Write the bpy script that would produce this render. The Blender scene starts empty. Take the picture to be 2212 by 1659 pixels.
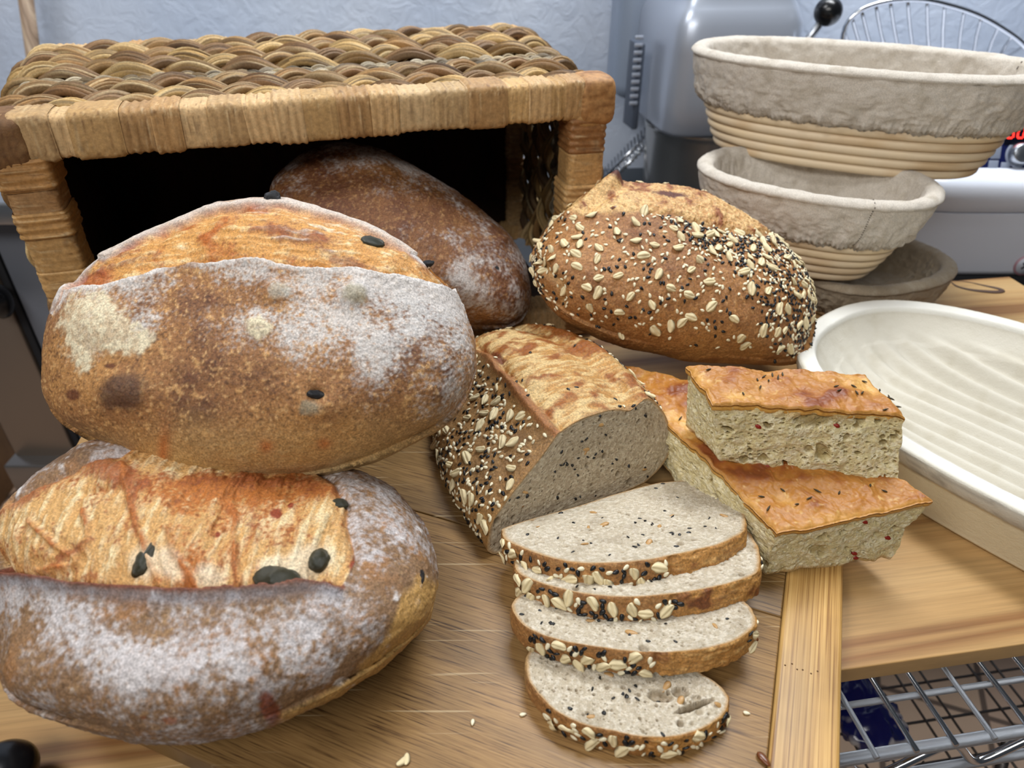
import bpy, math, random
import numpy as np
from mathutils import Vector, Matrix

random.seed(7)
RNG = np.random.default_rng(11)
SC = bpy.context.scene
COL = SC.collection
PI = math.pi

# ---------------------------------------------------------------- camera
PITCH = math.radians(34.5); FPX = 1560.0; CH = 0.42
CT, ST = math.cos(PITCH), math.sin(PITCH)

def ray(x, y):
    a = (x - 1106.0) / FPX; v = (y - 829.5) / FPX
    return np.array([a, CT - v * ST, -ST - v * CT])
def at_z(x, y, z):
    r = ray(x, y); t = (z - CH) / r[2]
    return np.array([0, 0, CH]) + r * t
def at_t(x, y, t):
    return np.array([0, 0, CH]) + ray(x, y) * t
def at_plane(x, y, p0, n):
    r = ray(x, y); o = np.array([0, 0, CH])
    return o + r * (np.dot(np.asarray(p0) - o, n) / np.dot(r, n))
def project(p):
    p = np.asarray(p, float); q = p - np.array([0, 0, CH])
    d = q[..., 1] * CT - q[..., 2] * ST
    w = -q[..., 1] * ST - q[..., 2] * CT
    return np.stack([1106 + FPX * q[..., 0] / d, 829.5 + FPX * w / d], -1), d

def N3(v):
    v = np.asarray(v, float); return v / (np.linalg.norm(v) + 1e-12)
def sstep(a, b, x):
    t = np.clip((x - a) / (b - a), 0, 1); return t * t * (3 - 2 * t)

# ---------------------------------------------------------------- noise
def _hash(i, j, k, s):
    h = (i * 374761393 + j * 668265263 + k * 2147483647 + s * 974634777) & 0xFFFFFFFF
    h = ((h ^ (h >> 13)) * 1274126177) & 0xFFFFFFFF
    h = ((h ^ (h >> 16)) * 2246822519) & 0xFFFFFFFF
    return h ^ (h >> 15)
def vnoise(p, seed=0):
    p = np.asarray(p, float)
    i = np.floor(p).astype(np.int64); f = p - i; u = f * f * f * (f * (f * 6 - 15) + 10)
    out = np.zeros(len(p))
    for dx in (0, 1):
        wx = u[:, 0] if dx else 1 - u[:, 0]
        for dy in (0, 1):
            wy = u[:, 1] if dy else 1 - u[:, 1]
            for dz in (0, 1):
                wz = u[:, 2] if dz else 1 - u[:, 2]
                h = _hash(i[:, 0] + dx, i[:, 1] + dy, i[:, 2] + dz, seed)
                gx = ((h & 255) / 127.5 - 1); gy = (((h >> 8) & 255) / 127.5 - 1); gz = (((h >> 16) & 255) / 127.5 - 1)
                out += wx * wy * wz * (gx * (f[:, 0] - dx) + gy * (f[:, 1] - dy) + gz * (f[:, 2] - dz))
    return out * 1.4
def fbm(p, octv=4, seed=0, gain=0.5, lac=2.03):
    a = 1; s = 0; n = 0; p = np.asarray(p, float)
    for o in range(octv):
        s = s + a * vnoise(p, seed + o * 17); n += a; a *= gain; p = p * lac + 3.7
    return s / n
def ridged(p, octv=4, seed=0):
    a = 1; s = 0; n = 0; p = np.asarray(p, float)
    for o in range(octv):
        s = s + a * (1 - np.abs(vnoise(p, seed + o * 13)) * 2); n += a; a *= .5; p = p * 2.1 + 1.3
    return s / n
def pores(p, seed=0, rmin=.15, rmax=.5, keep=1.0):
    """bubble field: max over the neighbouring cells of 1-dist/radius (0 outside bubbles)"""
    p = np.asarray(p, float); i = np.floor(p).astype(np.int64)
    out = np.zeros(len(p))
    for dx in (-1, 0, 1):
        for dy in (-1, 0, 1):
            for dz in (-1, 0, 1):
                c = i + np.array([dx, dy, dz]); h = _hash(c[:, 0], c[:, 1], c[:, 2], seed)
                q = c + np.stack([(h & 255) / 255., ((h >> 8) & 255) / 255., ((h >> 16) & 255) / 255.], -1)
                r2 = ((h >> 24) & 255) / 255.
                r = rmin + (rmax - rmin) * r2 ** 2
                d = np.linalg.norm(p - q, axis=1)
                ok = (((h >> 4) & 1023) / 1023.) < keep
                out = np.maximum(out, np.where(ok, 1 - d / r, 0))
    return np.clip(out, 0, 1)

# ---------------------------------------------------------------- meshes
def tag(o, label=None, cat=None, group=None, kind=None):
    if label: o['label'] = label
    if cat: o['category'] = cat
    if group: o['group'] = group
    if kind: o['kind'] = kind
    return o
def thing(name, loc, label, cat, group=None):
    o = bpy.data.objects.new(name, None); COL.objects.link(o)
    o.location = tuple(loc); o.empty_display_size = .02
    return tag(o, label, cat, group)
def mk(name, V, F, mat, parent=None, smooth=True, col=None, attrs=None, T=None, mats=None, midx=None):
    """V (n,3), F quads (m,4) and/or T triangles; col (n,3) linear albedo"""
    V = np.asarray(V, np.float32).reshape(-1, 3)
    me = bpy.data.meshes.new(name)
    F = np.zeros((0, 4), np.int32) if F is None or len(F) == 0 else np.asarray(F, np.int32)
    T = np.zeros((0, 3), np.int32) if T is None or len(T) == 0 else np.asarray(T, np.int32)
    loops = np.concatenate([F.ravel(), T.ravel()])
    starts = np.concatenate([np.arange(len(F)) * 4, len(F) * 4 + np.arange(len(T)) * 3]).astype(np.int32)
    tot = np.concatenate([np.full(len(F), 4), np.full(len(T), 3)]).astype(np.int32)
    me.vertices.add(len(V)); me.vertices.foreach_set('co', V.ravel())
    me.loops.add(len(loops)); me.loops.foreach_set('vertex_index', loops)
    me.polygons.add(len(starts)); me.polygons.foreach_set('loop_start', starts)
    try: me.polygons.foreach_set('loop_total', tot)
    except Exception: pass
    if midx is not None: me.polygons.foreach_set('material_index', np.asarray(midx, np.int32))
    me.polygons.foreach_set('use_smooth', np.full(len(starts), bool(smooth)))
    me.update(calc_edges=True)
    if col is not None:
        a = me.color_attributes.new('Col', 'FLOAT_COLOR', 'POINT')
        c = np.ones((len(V), 4), np.float32); c[:, :3] = np.clip(col, 0, 1); a.data.foreach_set('color', c.ravel())
    for k, v in (attrs or {}).items():
        a = me.attributes.new(k, 'FLOAT', 'POINT'); a.data.foreach_set('value', np.asarray(v, np.float32).ravel())
    for m in (mats or [mat]): me.materials.append(m)
    o = bpy.data.objects.new(name, me); COL.objects.link(o)
    if parent is not None:
        o.parent = parent
        o.matrix_parent_inverse = _winv(parent)
    return o
def _winv(p):
    m = Matrix.Identity(4); q = p
    while q is not None:
        m = (q.matrix_parent_inverse if q.parent else Matrix.Identity(4)) @ Matrix.LocRotScale(q.location, q.rotation_euler, q.scale) @ m
        q = q.parent
    return m.inverted()
def grid_faces(nu, nv, closed_u=False, closed_v=False, off=0, flip=False):
    """vertex index = i*nv + j, i along u"""
    iu = np.arange(nu if closed_u else nu - 1); jv = np.arange(nv if closed_v else nv - 1)
    I, J = np.meshgrid(iu, jv, indexing='ij'); I2 = (I + 1) % nu; J2 = (J + 1) % nv
    q = np.stack([I * nv + J, I2 * nv + J, I2 * nv + J2, I * nv + J2], -1).reshape(-1, 4) + off
    return q[:, ::-1] if flip else q
def normals(V, F, T=None):
    V = np.asarray(V, float); n = np.zeros_like(V)
    a = V[F[:, 2]] - V[F[:, 0]]; b = V[F[:, 3]] - V[F[:, 1]]; fn = np.cross(a, b)
    for k in range(4):
        for c in range(3): n[:, c] += np.bincount(F[:, k], fn[:, c], len(V))
    return n / (np.linalg.norm(n, axis=1, keepdims=True) + 1e-12)
class MB:
    def __init__(s): s.V = []; s.F = []; s.T = []; s.C = []; s.n = 0
    def add(s, V, F=None, T=None, col=None):
        V = np.asarray(V, float).reshape(-1, 3)
        if F is not None and len(F): s.F.append(np.asarray(F) + s.n)
        if T is not None and len(T): s.T.append(np.asarray(T) + s.n)
        s.V.append(V); s.n += len(V)
        c = np.ones((len(V), 3)) if col is None else np.broadcast_to(np.asarray(col, float), (len(V), 3))
        s.C.append(c)
        return s
    def build(s, name, mat, parent=None, smooth=True, usecol=False, **k):
        return mk(name, np.concatenate(s.V), np.concatenate(s.F) if s.F else None, mat, parent, smooth,
                  col=np.concatenate(s.C) if usecol else None, T=np.concatenate(s.T) if s.T else None, **k)
def frames(path, closed=False, up=(0, 0, 1)):
    path = np.asarray(path, float)
    if closed: t = np.roll(path, -1, 0) - np.roll(path, 1, 0)
    else: t = np.gradient(path, axis=0)
    t /= np.linalg.norm(t, axis=1, keepdims=True) + 1e-12
    up = np.broadcast_to(np.asarray(up, float), t.shape)
    s = np.cross(t, up); s /= np.linalg.norm(s, axis=1, keepdims=True) + 1e-9
    u = np.cross(s, t)
    return t, s, u
def tube(path, r, n=10, closed=False, up=(0, 0, 1), flat=1.0, cap=True, twist=0, prof=None):
    """sweep: returns V,F,T.  r scalar or per-point; flat scales the 'up' axis; prof(angle)-> radius factor"""
    path = np.asarray(path, float); m = len(path); t, s, u = frames(path, closed, up)
    r = np.broadcast_to(np.asarray(r, float), (m,))
    a = np.arange(n) / n * 2 * PI
    pf = np.ones(n) if prof is None else prof(a)
    tw = np.linspace(0, twist, m)[:, None] + a[None]
    V = path[:, None] + r[:, None, None] * pf[None, :, None] * (np.cos(tw)[..., None] * s[:, None] + flat * np.sin(tw)[..., None] * u[:, None])
    F = grid_faces(m, n, closed, True)
    T = []
    V = V.reshape(-1, 3)
    if cap and not closed:
        V = np.concatenate([V, path[:1], path[-1:]]); c0 = m * n; c1 = c0 + 1
        j = np.arange(n); j2 = (j + 1) % n
        T = np.concatenate([np.stack([np.full(n, c0), j, j2], -1), np.stack([np.full(n, c1), (m - 1) * n + j2, (m - 1) * n + j], -1)])
    return V, F, T
def rbox(c, size, R=None, r=.003, n=3):
    """rounded box as V,F (cube sphere style)"""
    size = np.asarray(size, float) / 2; r = min(r, size.min() * .99)
    VV = []; FF = []; off = 0
    g = np.concatenate([-1 + np.zeros(1), np.zeros(0)])
    k = n + 1
    ang = np.linspace(-PI / 4, PI / 4, 2 * k)
    line = np.tan(ang)
    for ax in range(3):
        for sg in (-1, 1):
            A, B = np.meshgrid(line, line, indexing='ij'); Cc = np.full_like(A, sg)
            d = np.zeros(A.shape + (3,)); d[..., ax] = Cc; d[..., (ax + 1) % 3] = A; d[..., (ax + 2) % 3] = B
            d /= np.linalg.norm(d, axis=-1, keepdims=True)
            base = np.zeros_like(d)
            base[..., ax] = sg * (size[ax] - r)
            sa = np.where(np.arange(2 * k) < k, -1, 1)
            base[..., (ax + 1) % 3] = sa[:, None] * (size[(ax + 1) % 3] - r)
            base[..., (ax + 2) % 3] = sa[None, :] * (size[(ax + 2) % 3] - r)
            v = (base + d * r).reshape(-1, 3)
            f = grid_faces(2 * k, 2 * k, flip=(sg < 0)) + off
            VV.append(v); FF.append(f); off += len(v)
    V = np.concatenate(VV)
    if R is not None: V = V @ np.asarray(R, float).T
    return V + np.asarray(c, float), np.concatenate(FF)
def rotz(a): c, s = math.cos(a), math.sin(a); return np.array([[c, -s, 0], [s, c, 0], [0, 0, 1.]])
def rotx(a): c, s = math.cos(a), math.sin(a); return np.array([[1, 0, 0], [0, c, -s], [0, s, c.real]])
def roty(a): c, s = math.cos(a), math.sin(a); return np.array([[c, 0, s], [0, 1, 0], [-s, 0, c]])
def box(c, size, R=None, col=None): return rbox(c, size, R, r=.0008, n=1)
def lathe(prof, c, n=48, axis=(0, 0, 1)):
    prof = np.asarray(prof, float); a = np.arange(n) / n * 2 * PI
    z = N3(axis); x = N3(np.cross(z, (0, 1, .13))); y = np.cross(z, x)
    V = np.asarray(c) + prof[:, None, 0, None] * (np.cos(a)[None, :, None] * x + np.sin(a)[None, :, None] * y) + prof[:, None, 1, None] * z
    return V.reshape(-1, 3), grid_faces(len(prof), n, False, True, flip=True)
def spline(pts, n=100, closed=False):
    P = np.asarray(pts, float); m = len(P)
    if closed: Q = np.concatenate([P[-1:], P, P[:2]]); segs = m
    else: Q = np.concatenate([2 * P[:1] - P[1:2], P, 2 * P[-1:] - P[-2:-1]]); segs = m - 1
    t = np.linspace(0, segs, n, endpoint=not closed); i = np.minimum(t.astype(int), segs - 1); f = (t - i)[:, None]
    a, b, c, d = Q[i], Q[i + 1], Q[i + 2], Q[i + 3]
    return .5 * (2 * b + (c - a) * f + (2 * a - 5 * b + 4 * c - d) * f ** 2 + (3 * b - a - 3 * c + d) * f ** 3)
def sdpoly(P, poly):
    """signed distance in pixels, positive inside"""
    P = np.asarray(P, float); A = np.asarray(poly, float); B = np.roll(A, -1, 0)
    d = np.full(len(P), 1e9); ins = np.zeros(len(P), bool)
    for a, b in zip(A, B):
        e = b - a; w = P - a; t = np.clip((w @ e) / (e @ e + 1e-9), 0, 1)
        d = np.minimum(d, np.linalg.norm(w - t[:, None] * e, axis=1))
        c = (a[1] > P[:, 1]) != (b[1] > P[:, 1])
        with np.errstate(divide='ignore', invalid='ignore'):
            xx = (b[0] - a[0]) * (P[:, 1] - a[1]) / (b[1] - a[1] + 1e-12) + a[0]
        ins ^= c & (P[:, 0] < xx)
    return np.where(ins, d, -d)
def dpoly(P, line):
    """distance to an open polyline (2D or 3D) and the parameter 0..1 along it"""
    P = np.asarray(P, float); A = np.asarray(line, float); d = np.full(len(P), 1e9); par = np.zeros(len(P))
    L = np.concatenate([[0], np.cumsum(np.linalg.norm(np.diff(A, axis=0), axis=1))])
    for k in range(len(A) - 1):
        a, b = A[k], A[k + 1]; e = b - a; w = P - a; t = np.clip((w @ e) / (e @ e + 1e-12), 0, 1)
        q = np.linalg.norm(w - t[:, None] * e, axis=1); m = q < d
        d = np.where(m, q, d); par = np.where(m, (L[k] + t * (L[k + 1] - L[k])) / L[-1], par)
    return d, par
def mixc(c, k, m):
    m = np.broadcast_to(np.clip(np.asarray(m, float), 0, 1), (len(c),))[:, None]; return c * (1 - m) + np.asarray(k, float) * m
def hexc(h):
    h = h.lstrip('#'); v = np.array([int(h[i:i + 2], 16) / 255 for i in (0, 2, 4)])
    return np.where(v <= .04045, v / 12.92, ((v + .055) / 1.055) ** 2.4)

def superell(NU, NV, a, b, ct, cb, p=2.3, pz=2.6, v0=0, v1=PI):
    u = np.arange(NU) / NU * 2 * PI; v = np.linspace(v0 + 1e-3, v1 - 1e-3, NV)
    Vv, Uu = np.meshgrid(v, u, indexing='ij')
    d = np.stack([np.cos(Vv), np.sin(Vv) * np.cos(Uu), np.sin(Vv) * np.sin(Uu)], -1).reshape(-1, 3)
    c = np.where(d[:, 2] > 0, ct, cb); pz = np.where(d[:, 2] > 0, p, pz)
    r = ((np.abs(d[:, 0]) / a) ** pz + (np.abs(d[:, 1]) / b) ** pz + (np.abs(d[:, 2]) / c) ** pz) ** (-1 / pz)
    return d * r[:, None], grid_faces(NV, NU, False, True)

# ---------------------------------------------------------------- materials
def nodes(name):
    m = bpy.data.materials.new(name); m.use_nodes = True; nt = m.node_tree; b = nt.nodes['Principled BSDF']
    return m, nt, b
def nd(nt, typ, **kw):
    n = nt.nodes.new(typ)
    for k, v in kw.items():
        if k in n.inputs: n.inputs[k].default_value = v
        else: setattr(n, k, v)
    return n
def lk(nt, a, b): nt.links.new(a, b)
def noise(nt, scale, detail=4, rough=.6, vec=None, dist=0):
    n = nd(nt, 'ShaderNodeTexNoise'); n.inputs['Scale'].default_value = scale; n.inputs['Detail'].default_value = detail
    n.inputs['Roughness'].default_value = rough; n.inputs['Distortion'].default_value = dist
    if vec is not None: lk(nt, vec, n.inputs['Vector'])
    return n
def ramp(nt, fac, stops):
    r = nd(nt, 'ShaderNodeValToRGB'); e = r.color_ramp.elements
    while len(e) < len(stops): e.new(.5)
    for k, (p, c) in enumerate(stops):
        e[k].position = p; e[k].color = tuple(c[:3]) + (1,) if not isinstance(c, (int, float)) else (c, c, c, 1)
    lk(nt, fac, r.inputs['Fac']); return r
def mapping(nt, scale=(1, 1, 1), rot=(0, 0, 0), coord='Object'):
    tc = nd(nt, 'ShaderNodeTexCoord'); mp = nd(nt, 'ShaderNodeMapping')
    mp.inputs['Scale'].default_value = scale; mp.inputs['Rotation'].default_value = rot
    lk(nt, tc.outputs[coord], mp.inputs['Vector']); return mp.outputs['Vector']
def bump(nt, b, h, strength=.3, dist=.001, prev=None):
    n = nd(nt, 'ShaderNodeBump'); n.inputs['Strength'].default_value = strength; n.inputs['Distance'].default_value = dist
    lk(nt, h, n.inputs['Height'])
    if prev is not None: lk(nt, prev.outputs['Normal'], n.inputs['Normal'])
    lk(nt, n.outputs['Normal'], b.inputs['Normal']); return n
def mixrgb(nt, a, b, fac, mode='MIX'):
    n = nd(nt, 'ShaderNodeMix', data_type='RGBA', blend_type=mode)
    for s, i in ((fac, 0), (a, 6), (b, 7)):
        if hasattr(s, 'is_linked') or isinstance(s, bpy.types.NodeSocket): lk(nt, s, n.inputs[i])
        elif i == 0: n.inputs[0].default_value = s
        else: n.inputs[i].default_value = tuple(s[:3]) + (1,)
    return n.outputs[2]
def plain(name, col, rough=.5, metal=0, bmp=None, spec=.5, emit=None):
    m, nt, b = nodes(name); b.inputs['Base Color'].default_value = tuple(col[:3]) + (1,)
    b.inputs['Roughness'].default_value = rough; b.inputs['Metallic'].default_value = metal
    b.inputs['Specular IOR Level'].default_value = spec
    if bmp: bump(nt, b, noise(nt, bmp[0], 3).outputs['Fac'], bmp[1], bmp[2] if len(bmp) > 2 else .001)
    if emit:
        b.inputs['Emission Color'].default_value = tuple(emit[0]) + (1,); b.inputs['Emission Strength'].default_value = emit[1]
    return m
def vcmat(name, rough=.7, spec=.3, var=(.75, 1.2), vscale=900, bmp=(700, .35, .0008), sss=0, rvar=None, voronoi=None):
    """albedo from the mesh's own colour layer, broken up by fine noise"""
    m, nt, b = nodes(name)
    a = nd(nt, 'ShaderNodeAttribute', attribute_name='Col')
    tc = nd(nt, 'ShaderNodeTexCoord').outputs['Object']
    n = noise(nt, vscale, 5, .65, tc); r = ramp(nt, n.outputs['Fac'], [(.3, var[0]), (.7, var[1])])
    c = mixrgb(nt, a.outputs['Color'], r.outputs['Color'], 1.0, 'MULTIPLY')
    lk(nt, c, b.inputs['Base Color'])
    b.inputs['Roughness'].default_value = rough; b.inputs['Specular IOR Level'].default_value = spec
    h = noise(nt, bmp[0], 6, .7, tc)
    last = bump(nt, b, h.outputs['Fac'], bmp[1], bmp[2])
    if voronoi:
        v = nd(nt, 'ShaderNodeTexVoronoi', feature='SMOOTH_F1'); v.inputs['Scale'].default_value = voronoi[0]; lk(nt, tc, v.inputs['Vector'])
        bump(nt, b, v.outputs['Distance'], voronoi[1], voronoi[2], last)
    if sss:
        b.inputs['Subsurface Weight'].default_value = sss; b.inputs['Subsurface Radius'].default_value = (.006, .004, .002); b.inputs['Subsurface Scale'].default_value = 1
    return m
# ---------------------------------------------------------------- materials of the place
def wood(name, dark, mid, light, ringscale=26, stretch=.06, fine=1.0, rough=.5, rot=0, contrast=1.0, knots=()):
    """pine: bands running along local x"""
    m, nt, b = nodes(name)
    tc = nd(nt, 'ShaderNodeTexCoord'); mp = nd(nt, 'ShaderNodeMapping'); mp.inputs['Rotation'].default_value = (0, 0, -rot)
    lk(nt, tc.outputs['Object'], mp.inputs['Vector'])
    m2 = nd(nt, 'ShaderNodeMapping'); m2.inputs['Scale'].default_value = (stretch * 3, 1, 1); lk(nt, mp.outputs['Vector'], m2.inputs['Vector'])
    vec = m2.outputs['Vector']
    wob = noise(nt, 4, 3, .5, vec)
    add = nd(nt, 'ShaderNodeVectorMath', operation='MULTIPLY_ADD'); lk(nt, wob.outputs['Color'], add.inputs[0]); add.inputs[1].default_value = (.0, .12, .0); lk(nt, vec, add.inputs[2])
    m3 = nd(nt, 'ShaderNodeMapping'); m3.inputs['Scale'].default_value = (.3, ringscale, 1); lk(nt, add.outputs[0], m3.inputs['Vector'])
    bands = noise(nt, 1.0, 3, .6, m3.outputs['Vector'])
    r = ramp(nt, bands.outputs['Fac'], [(.34, light), (.50, mid), (.60, dark), (.66, mid)])
    m4 = nd(nt, 'ShaderNodeMapping'); m4.inputs['Scale'].default_value = (14, 420 * fine, 60); lk(nt, mp.outputs['Vector'], m4.inputs['Vector'])
    fi = noise(nt, 1, 4, .6, m4.outputs['Vector']); fr = ramp(nt, fi.outputs['Fac'], [(.3, .84), (.6, 1.06)])
    c = mixrgb(nt, r.outputs['Color'], fr.outputs['Color'], 1.0, 'MULTIPLY')
    lk(nt, c, b.inputs['Base Color']); b.inputs['Roughness'].default_value = rough; b.inputs['Specular IOR Level'].default_value = .35
    bump(nt, b, fi.outputs['Fac'], .12, .0006); return m
def bamboo(name, base, dark, lightc, rot, pitch=260, long=10, scratch=True, rough=.42, lo=.36, hi=.58):
    m, nt, b = nodes(name)
    tc = nd(nt, 'ShaderNodeTexCoord'); mp = nd(nt, 'ShaderNodeMapping'); mp.inputs['Rotation'].default_value = (0, 0, -rot); lk(nt, tc.outputs['Object'], mp.inputs['Vector'])
    m2 = nd(nt, 'ShaderNodeMapping'); m2.inputs['Scale'].default_value = (long, pitch, 1); lk(nt, mp.outputs['Vector'], m2.inputs['Vector'])
    a = noise(nt, 1, 3, .7, m2.outputs['Vector']); r = ramp(nt, a.outputs['Fac'], [(lo, dark), (hi - .1, base), (hi + .1, lightc)])
    m5 = nd(nt, 'ShaderNodeMapping'); m5.inputs['Scale'].default_value = (2, 40, 1); lk(nt, mp.outputs['Vector'], m5.inputs['Vector'])
    st = noise(nt, 1, 1, .5, m5.outputs['Vector']); sr = ramp(nt, st.outputs['Fac'], [(.35, .86), (.65, 1.1)])
    c = mixrgb(nt, r.outputs['Color'], sr.outputs['Color'], 1.0, 'MULTIPLY')
    big = noise(nt, 9, 4, .6, tc.outputs['Object']); br = ramp(nt, big.outputs['Fac'], [(.35, .80), (.62, 1.1)])
    c = mixrgb(nt, c, br.outputs['Color'], 1.0, 'MULTIPLY')
    last = bump(nt, b, a.outputs['Fac'], .15, .0005)
    if scratch:
        for k, (ang, sc) in enumerate(((.9, 1), (1.9, 1.2), (2.5, .8), (.35, 1.1))):
            m3 = nd(nt, 'ShaderNodeMapping'); m3.inputs['Rotation'].default_value = (0, 0, ang); m3.inputs['Scale'].default_value = (7 * sc, 330 * sc, 1); m3.inputs['Location'].default_value = (k * 3.3, k, 0)
            lk(nt, tc.outputs['Object'], m3.inputs['Vector']); q = noise(nt, 1, 1, .5, m3.outputs['Vector'])
            qr = ramp(nt, q.outputs['Fac'], [(.70, 0.0), (.74, 1.0)])
            c = mixrgb(nt, c, hexc('#d9bd8c'), 0.0, 'MIX') if False else c
            mx = nd(nt, 'ShaderNodeMix', data_type='RGBA'); mu = nd(nt, 'ShaderNodeMath', operation='MULTIPLY'); mu.inputs[1].default_value = .35
            lk(nt, qr.outputs['Color'], mu.inputs[0]); lk(nt, mu.outputs[0], mx.inputs[0]); lk(nt, c, mx.inputs[6]); mx.inputs[7].default_value = tuple(hexc('#e2cba0')) + (1,) if k % 2 else tuple(hexc('#7a5a34')) + (1,)
            c = mx.outputs[2]
    lk(nt, c, b.inputs['Base Color']); b.inputs['Roughness'].default_value = rough; b.inputs['Specular IOR Level'].default_value = .4
    return m
M_STEEL = plain('brushed_steel', hexc('#aeb2b8'), .32, 1, (300, .05))
M_CHROME = plain('chrome_wire', hexc('#c4c6ca'), .16, 1)
M_CHROMEF = plain('floury_chrome_wire', hexc('#a9adb3'), .34, .85, (900, .5))
M_DARK = plain('black_plastic', hexc('#101114'), .25)
M_GAP = plain('rubber_and_gap_shade', hexc('#1a1b1f'), .7)

# ---------------------------------------------------------------- the room
def wallmat():
    m, nt, b = nodes('painted_plaster_wall'); v = mapping(nt, coord='Object')
    n = noise(nt, 26, 6, .62, v, 1.2); n2 = noise(nt, 5, 3, .5, v)
    r = ramp(nt, n2.outputs['Fac'], [(.3, hexc('#c3cfe3')), (.7, hexc('#d2dbea'))])
    lk(nt, r.outputs['Color'], b.inputs['Base Color']); b.inputs['Roughness'].default_value = .55
    bump(nt, b, n.outputs['Fac'], .55, .006); return m
def tilemat():
    m, nt, b = nodes('brown_floor_tiles'); v = mapping(nt, (1, 1, 1), (0, 0, .35))
    br = nd(nt, 'ShaderNodeTexBrick', offset=0.0); lk(nt, v, br.inputs['Vector']); br.inputs['Scale'].default_value = 1
    br.inputs['Brick Width'].default_value = .2; br.inputs['Row Height'].default_value = .2; br.inputs['Mortar Size'].default_value = .006
    br.inputs['Color1'].default_value = (*hexc('#c8aa90'), 1); br.inputs['Color2'].default_value = (*hexc('#bda08c'), 1); br.inputs['Mortar'].default_value = (*hexc('#6a584c'), 1)
    lk(nt, br.outputs['Color'], b.inputs['Base Color']); b.inputs['Roughness'].default_value = .45; return m
WALLY = 1.62
V, F = box((0.3, WALLY + .05, .6), (5.0, .1, 3.2)); tag(mk('wall_back', V, F, wallmat(), smooth=False), kind='structure')
V, F = box((0.3, .2, -1.0), (5.0, 3.4, .1)); tag(mk('floor', V, F, tilemat(), smooth=False), kind='structure')

# ---------------------------------------------------------------- pine board
E1 = np.array([.9886, .150, 0]); E2 = np.array([-.150, .9886, 0]); PO = np.array([.2188, .2826, 0]); PA = math.atan2(.150, .9886)
R_P = np.stack([E1, E2, [0, 0, 1]], 1)
M_PINE = wood('pine_boards', hexc('#865c34'), hexc('#b08a58'), hexc('#c09e6c'), 20, .05, rot=PA)
def pine():
    x0, x1, y0, y1 = -.576, .515, 0, .506
    c = PO + E1 * (x0 + x1) / 2 + E2 * (y0 + y1) / 2; c[2] = -.0075
    V, F = rbox(c, (x1 - x0, y1 - y0, .015), R_P, .0012, 2)
    o = mk('pine_board', V, F, M_PINE); tag(o, 'wide pale pine board that carries the basket, the bread and the cane bowls', 'board')
    k = at_z(2105, 619, .0003); th = np.linspace(0, 2 * PI, 80, endpoint=False); rr = 1 + .12 * np.sin(3 * th + 1)
    pth = k + np.stack([.026 * rr * np.cos(th) + .004 * np.sin(th), .0105 * rr * np.sin(th) - .012 * np.cos(th), 0 * th], 1)
    V, F, T = tube(pth, .0016 * (1.3 + np.cos(th + .6)), 8, closed=True, flat=.35)
    m, nt, b = nodes('pine_knot'); v = mapping(nt, (30, 60, 30)); w = nd(nt, 'ShaderNodeTexWave', wave_type='RINGS'); lk(nt, v, w.inputs['Vector']); w.inputs['Scale'].default_value = .8; w.inputs['Distortion'].default_value = 3
    r = ramp(nt, w.outputs['Fac'], [(.2, hexc('#4a3020')), (.4, hexc('#b98c58')), (.9, hexc('#d6ae78'))]); lk(nt, r.outputs['Color'], b.inputs['Base Color'])
    mk('wood_knot', V, F, plain('knot_ring', hexc('#4a3222'), .6), o)
pine()

# ---------------------------------------------------------------- bamboo cutting board
BU = np.array([.3642, .9313, 0]); BW = np.array([.9313, -.3642, 0]); BZ = .018; BANG = math.atan2(-.3642, .9313)
R_B = np.stack([BW, BU, [0, 0, 1]], 1)
M_BAM = bamboo('bamboo_panel', hexc('#84633a'), hexc('#452d16'), hexc('#987648'), BANG, 860, 22, lo=.34, hi=.55)
M_BAMD = bamboo('bamboo_panel_shaded', hexc('#7a5c34'), hexc('#432c16'), hexc('#8c6d42'), BANG, 860, 22, lo=.34, hi=.55)  # darker copy of the panel; the shade behind the seam is in its colour
M_BAME = bamboo('bamboo_end_strip', hexc('#b38a4e'), hexc('#82592a'), hexc('#c8a264'), BANG + PI / 2, 520, 5, False)
def bamboo_board():
    u0, u1, w0, w1, ws = .1355, .452, -.335, .0935, .0551
    def slab(a0, a1, b0, b1, name, mat, par, r=.003):
        c = BW * (a0 + a1) / 2 + BU * (b0 + b1) / 2; c = np.array([c[0], c[1], BZ / 2 + .0002])
        V, F = rbox(c, (a1 - a0, b1 - b0, BZ - .0004), R_B, r, 3); return mk(name, V, F, mat, par)
    c = BW * (w0 + w1) / 2 + BU * (u0 + u1) / 2
    t = thing('cutting_board', (c[0], c[1], 0), 'worn bamboo cutting board with a pale end strip, lying under the sliced bread', 'cutting board')
    slab(w0 + .038, ws, u0, .3538, 'panel', M_BAM, t, .0012); slab(w0 + .038, ws, .3542, u1, 'panel', M_BAMD, t, .0012)
    slab(ws + .0003, w1, u0 - .0005, u1 + .0005, 'end_strip', M_BAME, t); slab(w0, w0 + .0377, u0 - .0005, u1 + .0005, 'end_strip', M_BAME, t)
    mb = MB()
    for px in ((1696, 1437), (1711, 1434), (1722, 1446), (1734, 1447), (1752, 1455), (1766, 1450)):
        V, F = superell(8, 8, .0006, .0006, .0003, .0003, 2, 2); p = at_z(px[0], px[1], BZ); mb.add(V + p, F)
    o = mb.build('pin_hole', plain('pin_hole', hexc('#5a3c1e'), .9), t); o['kind'] = 'stuff'
bamboo_board()

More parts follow.
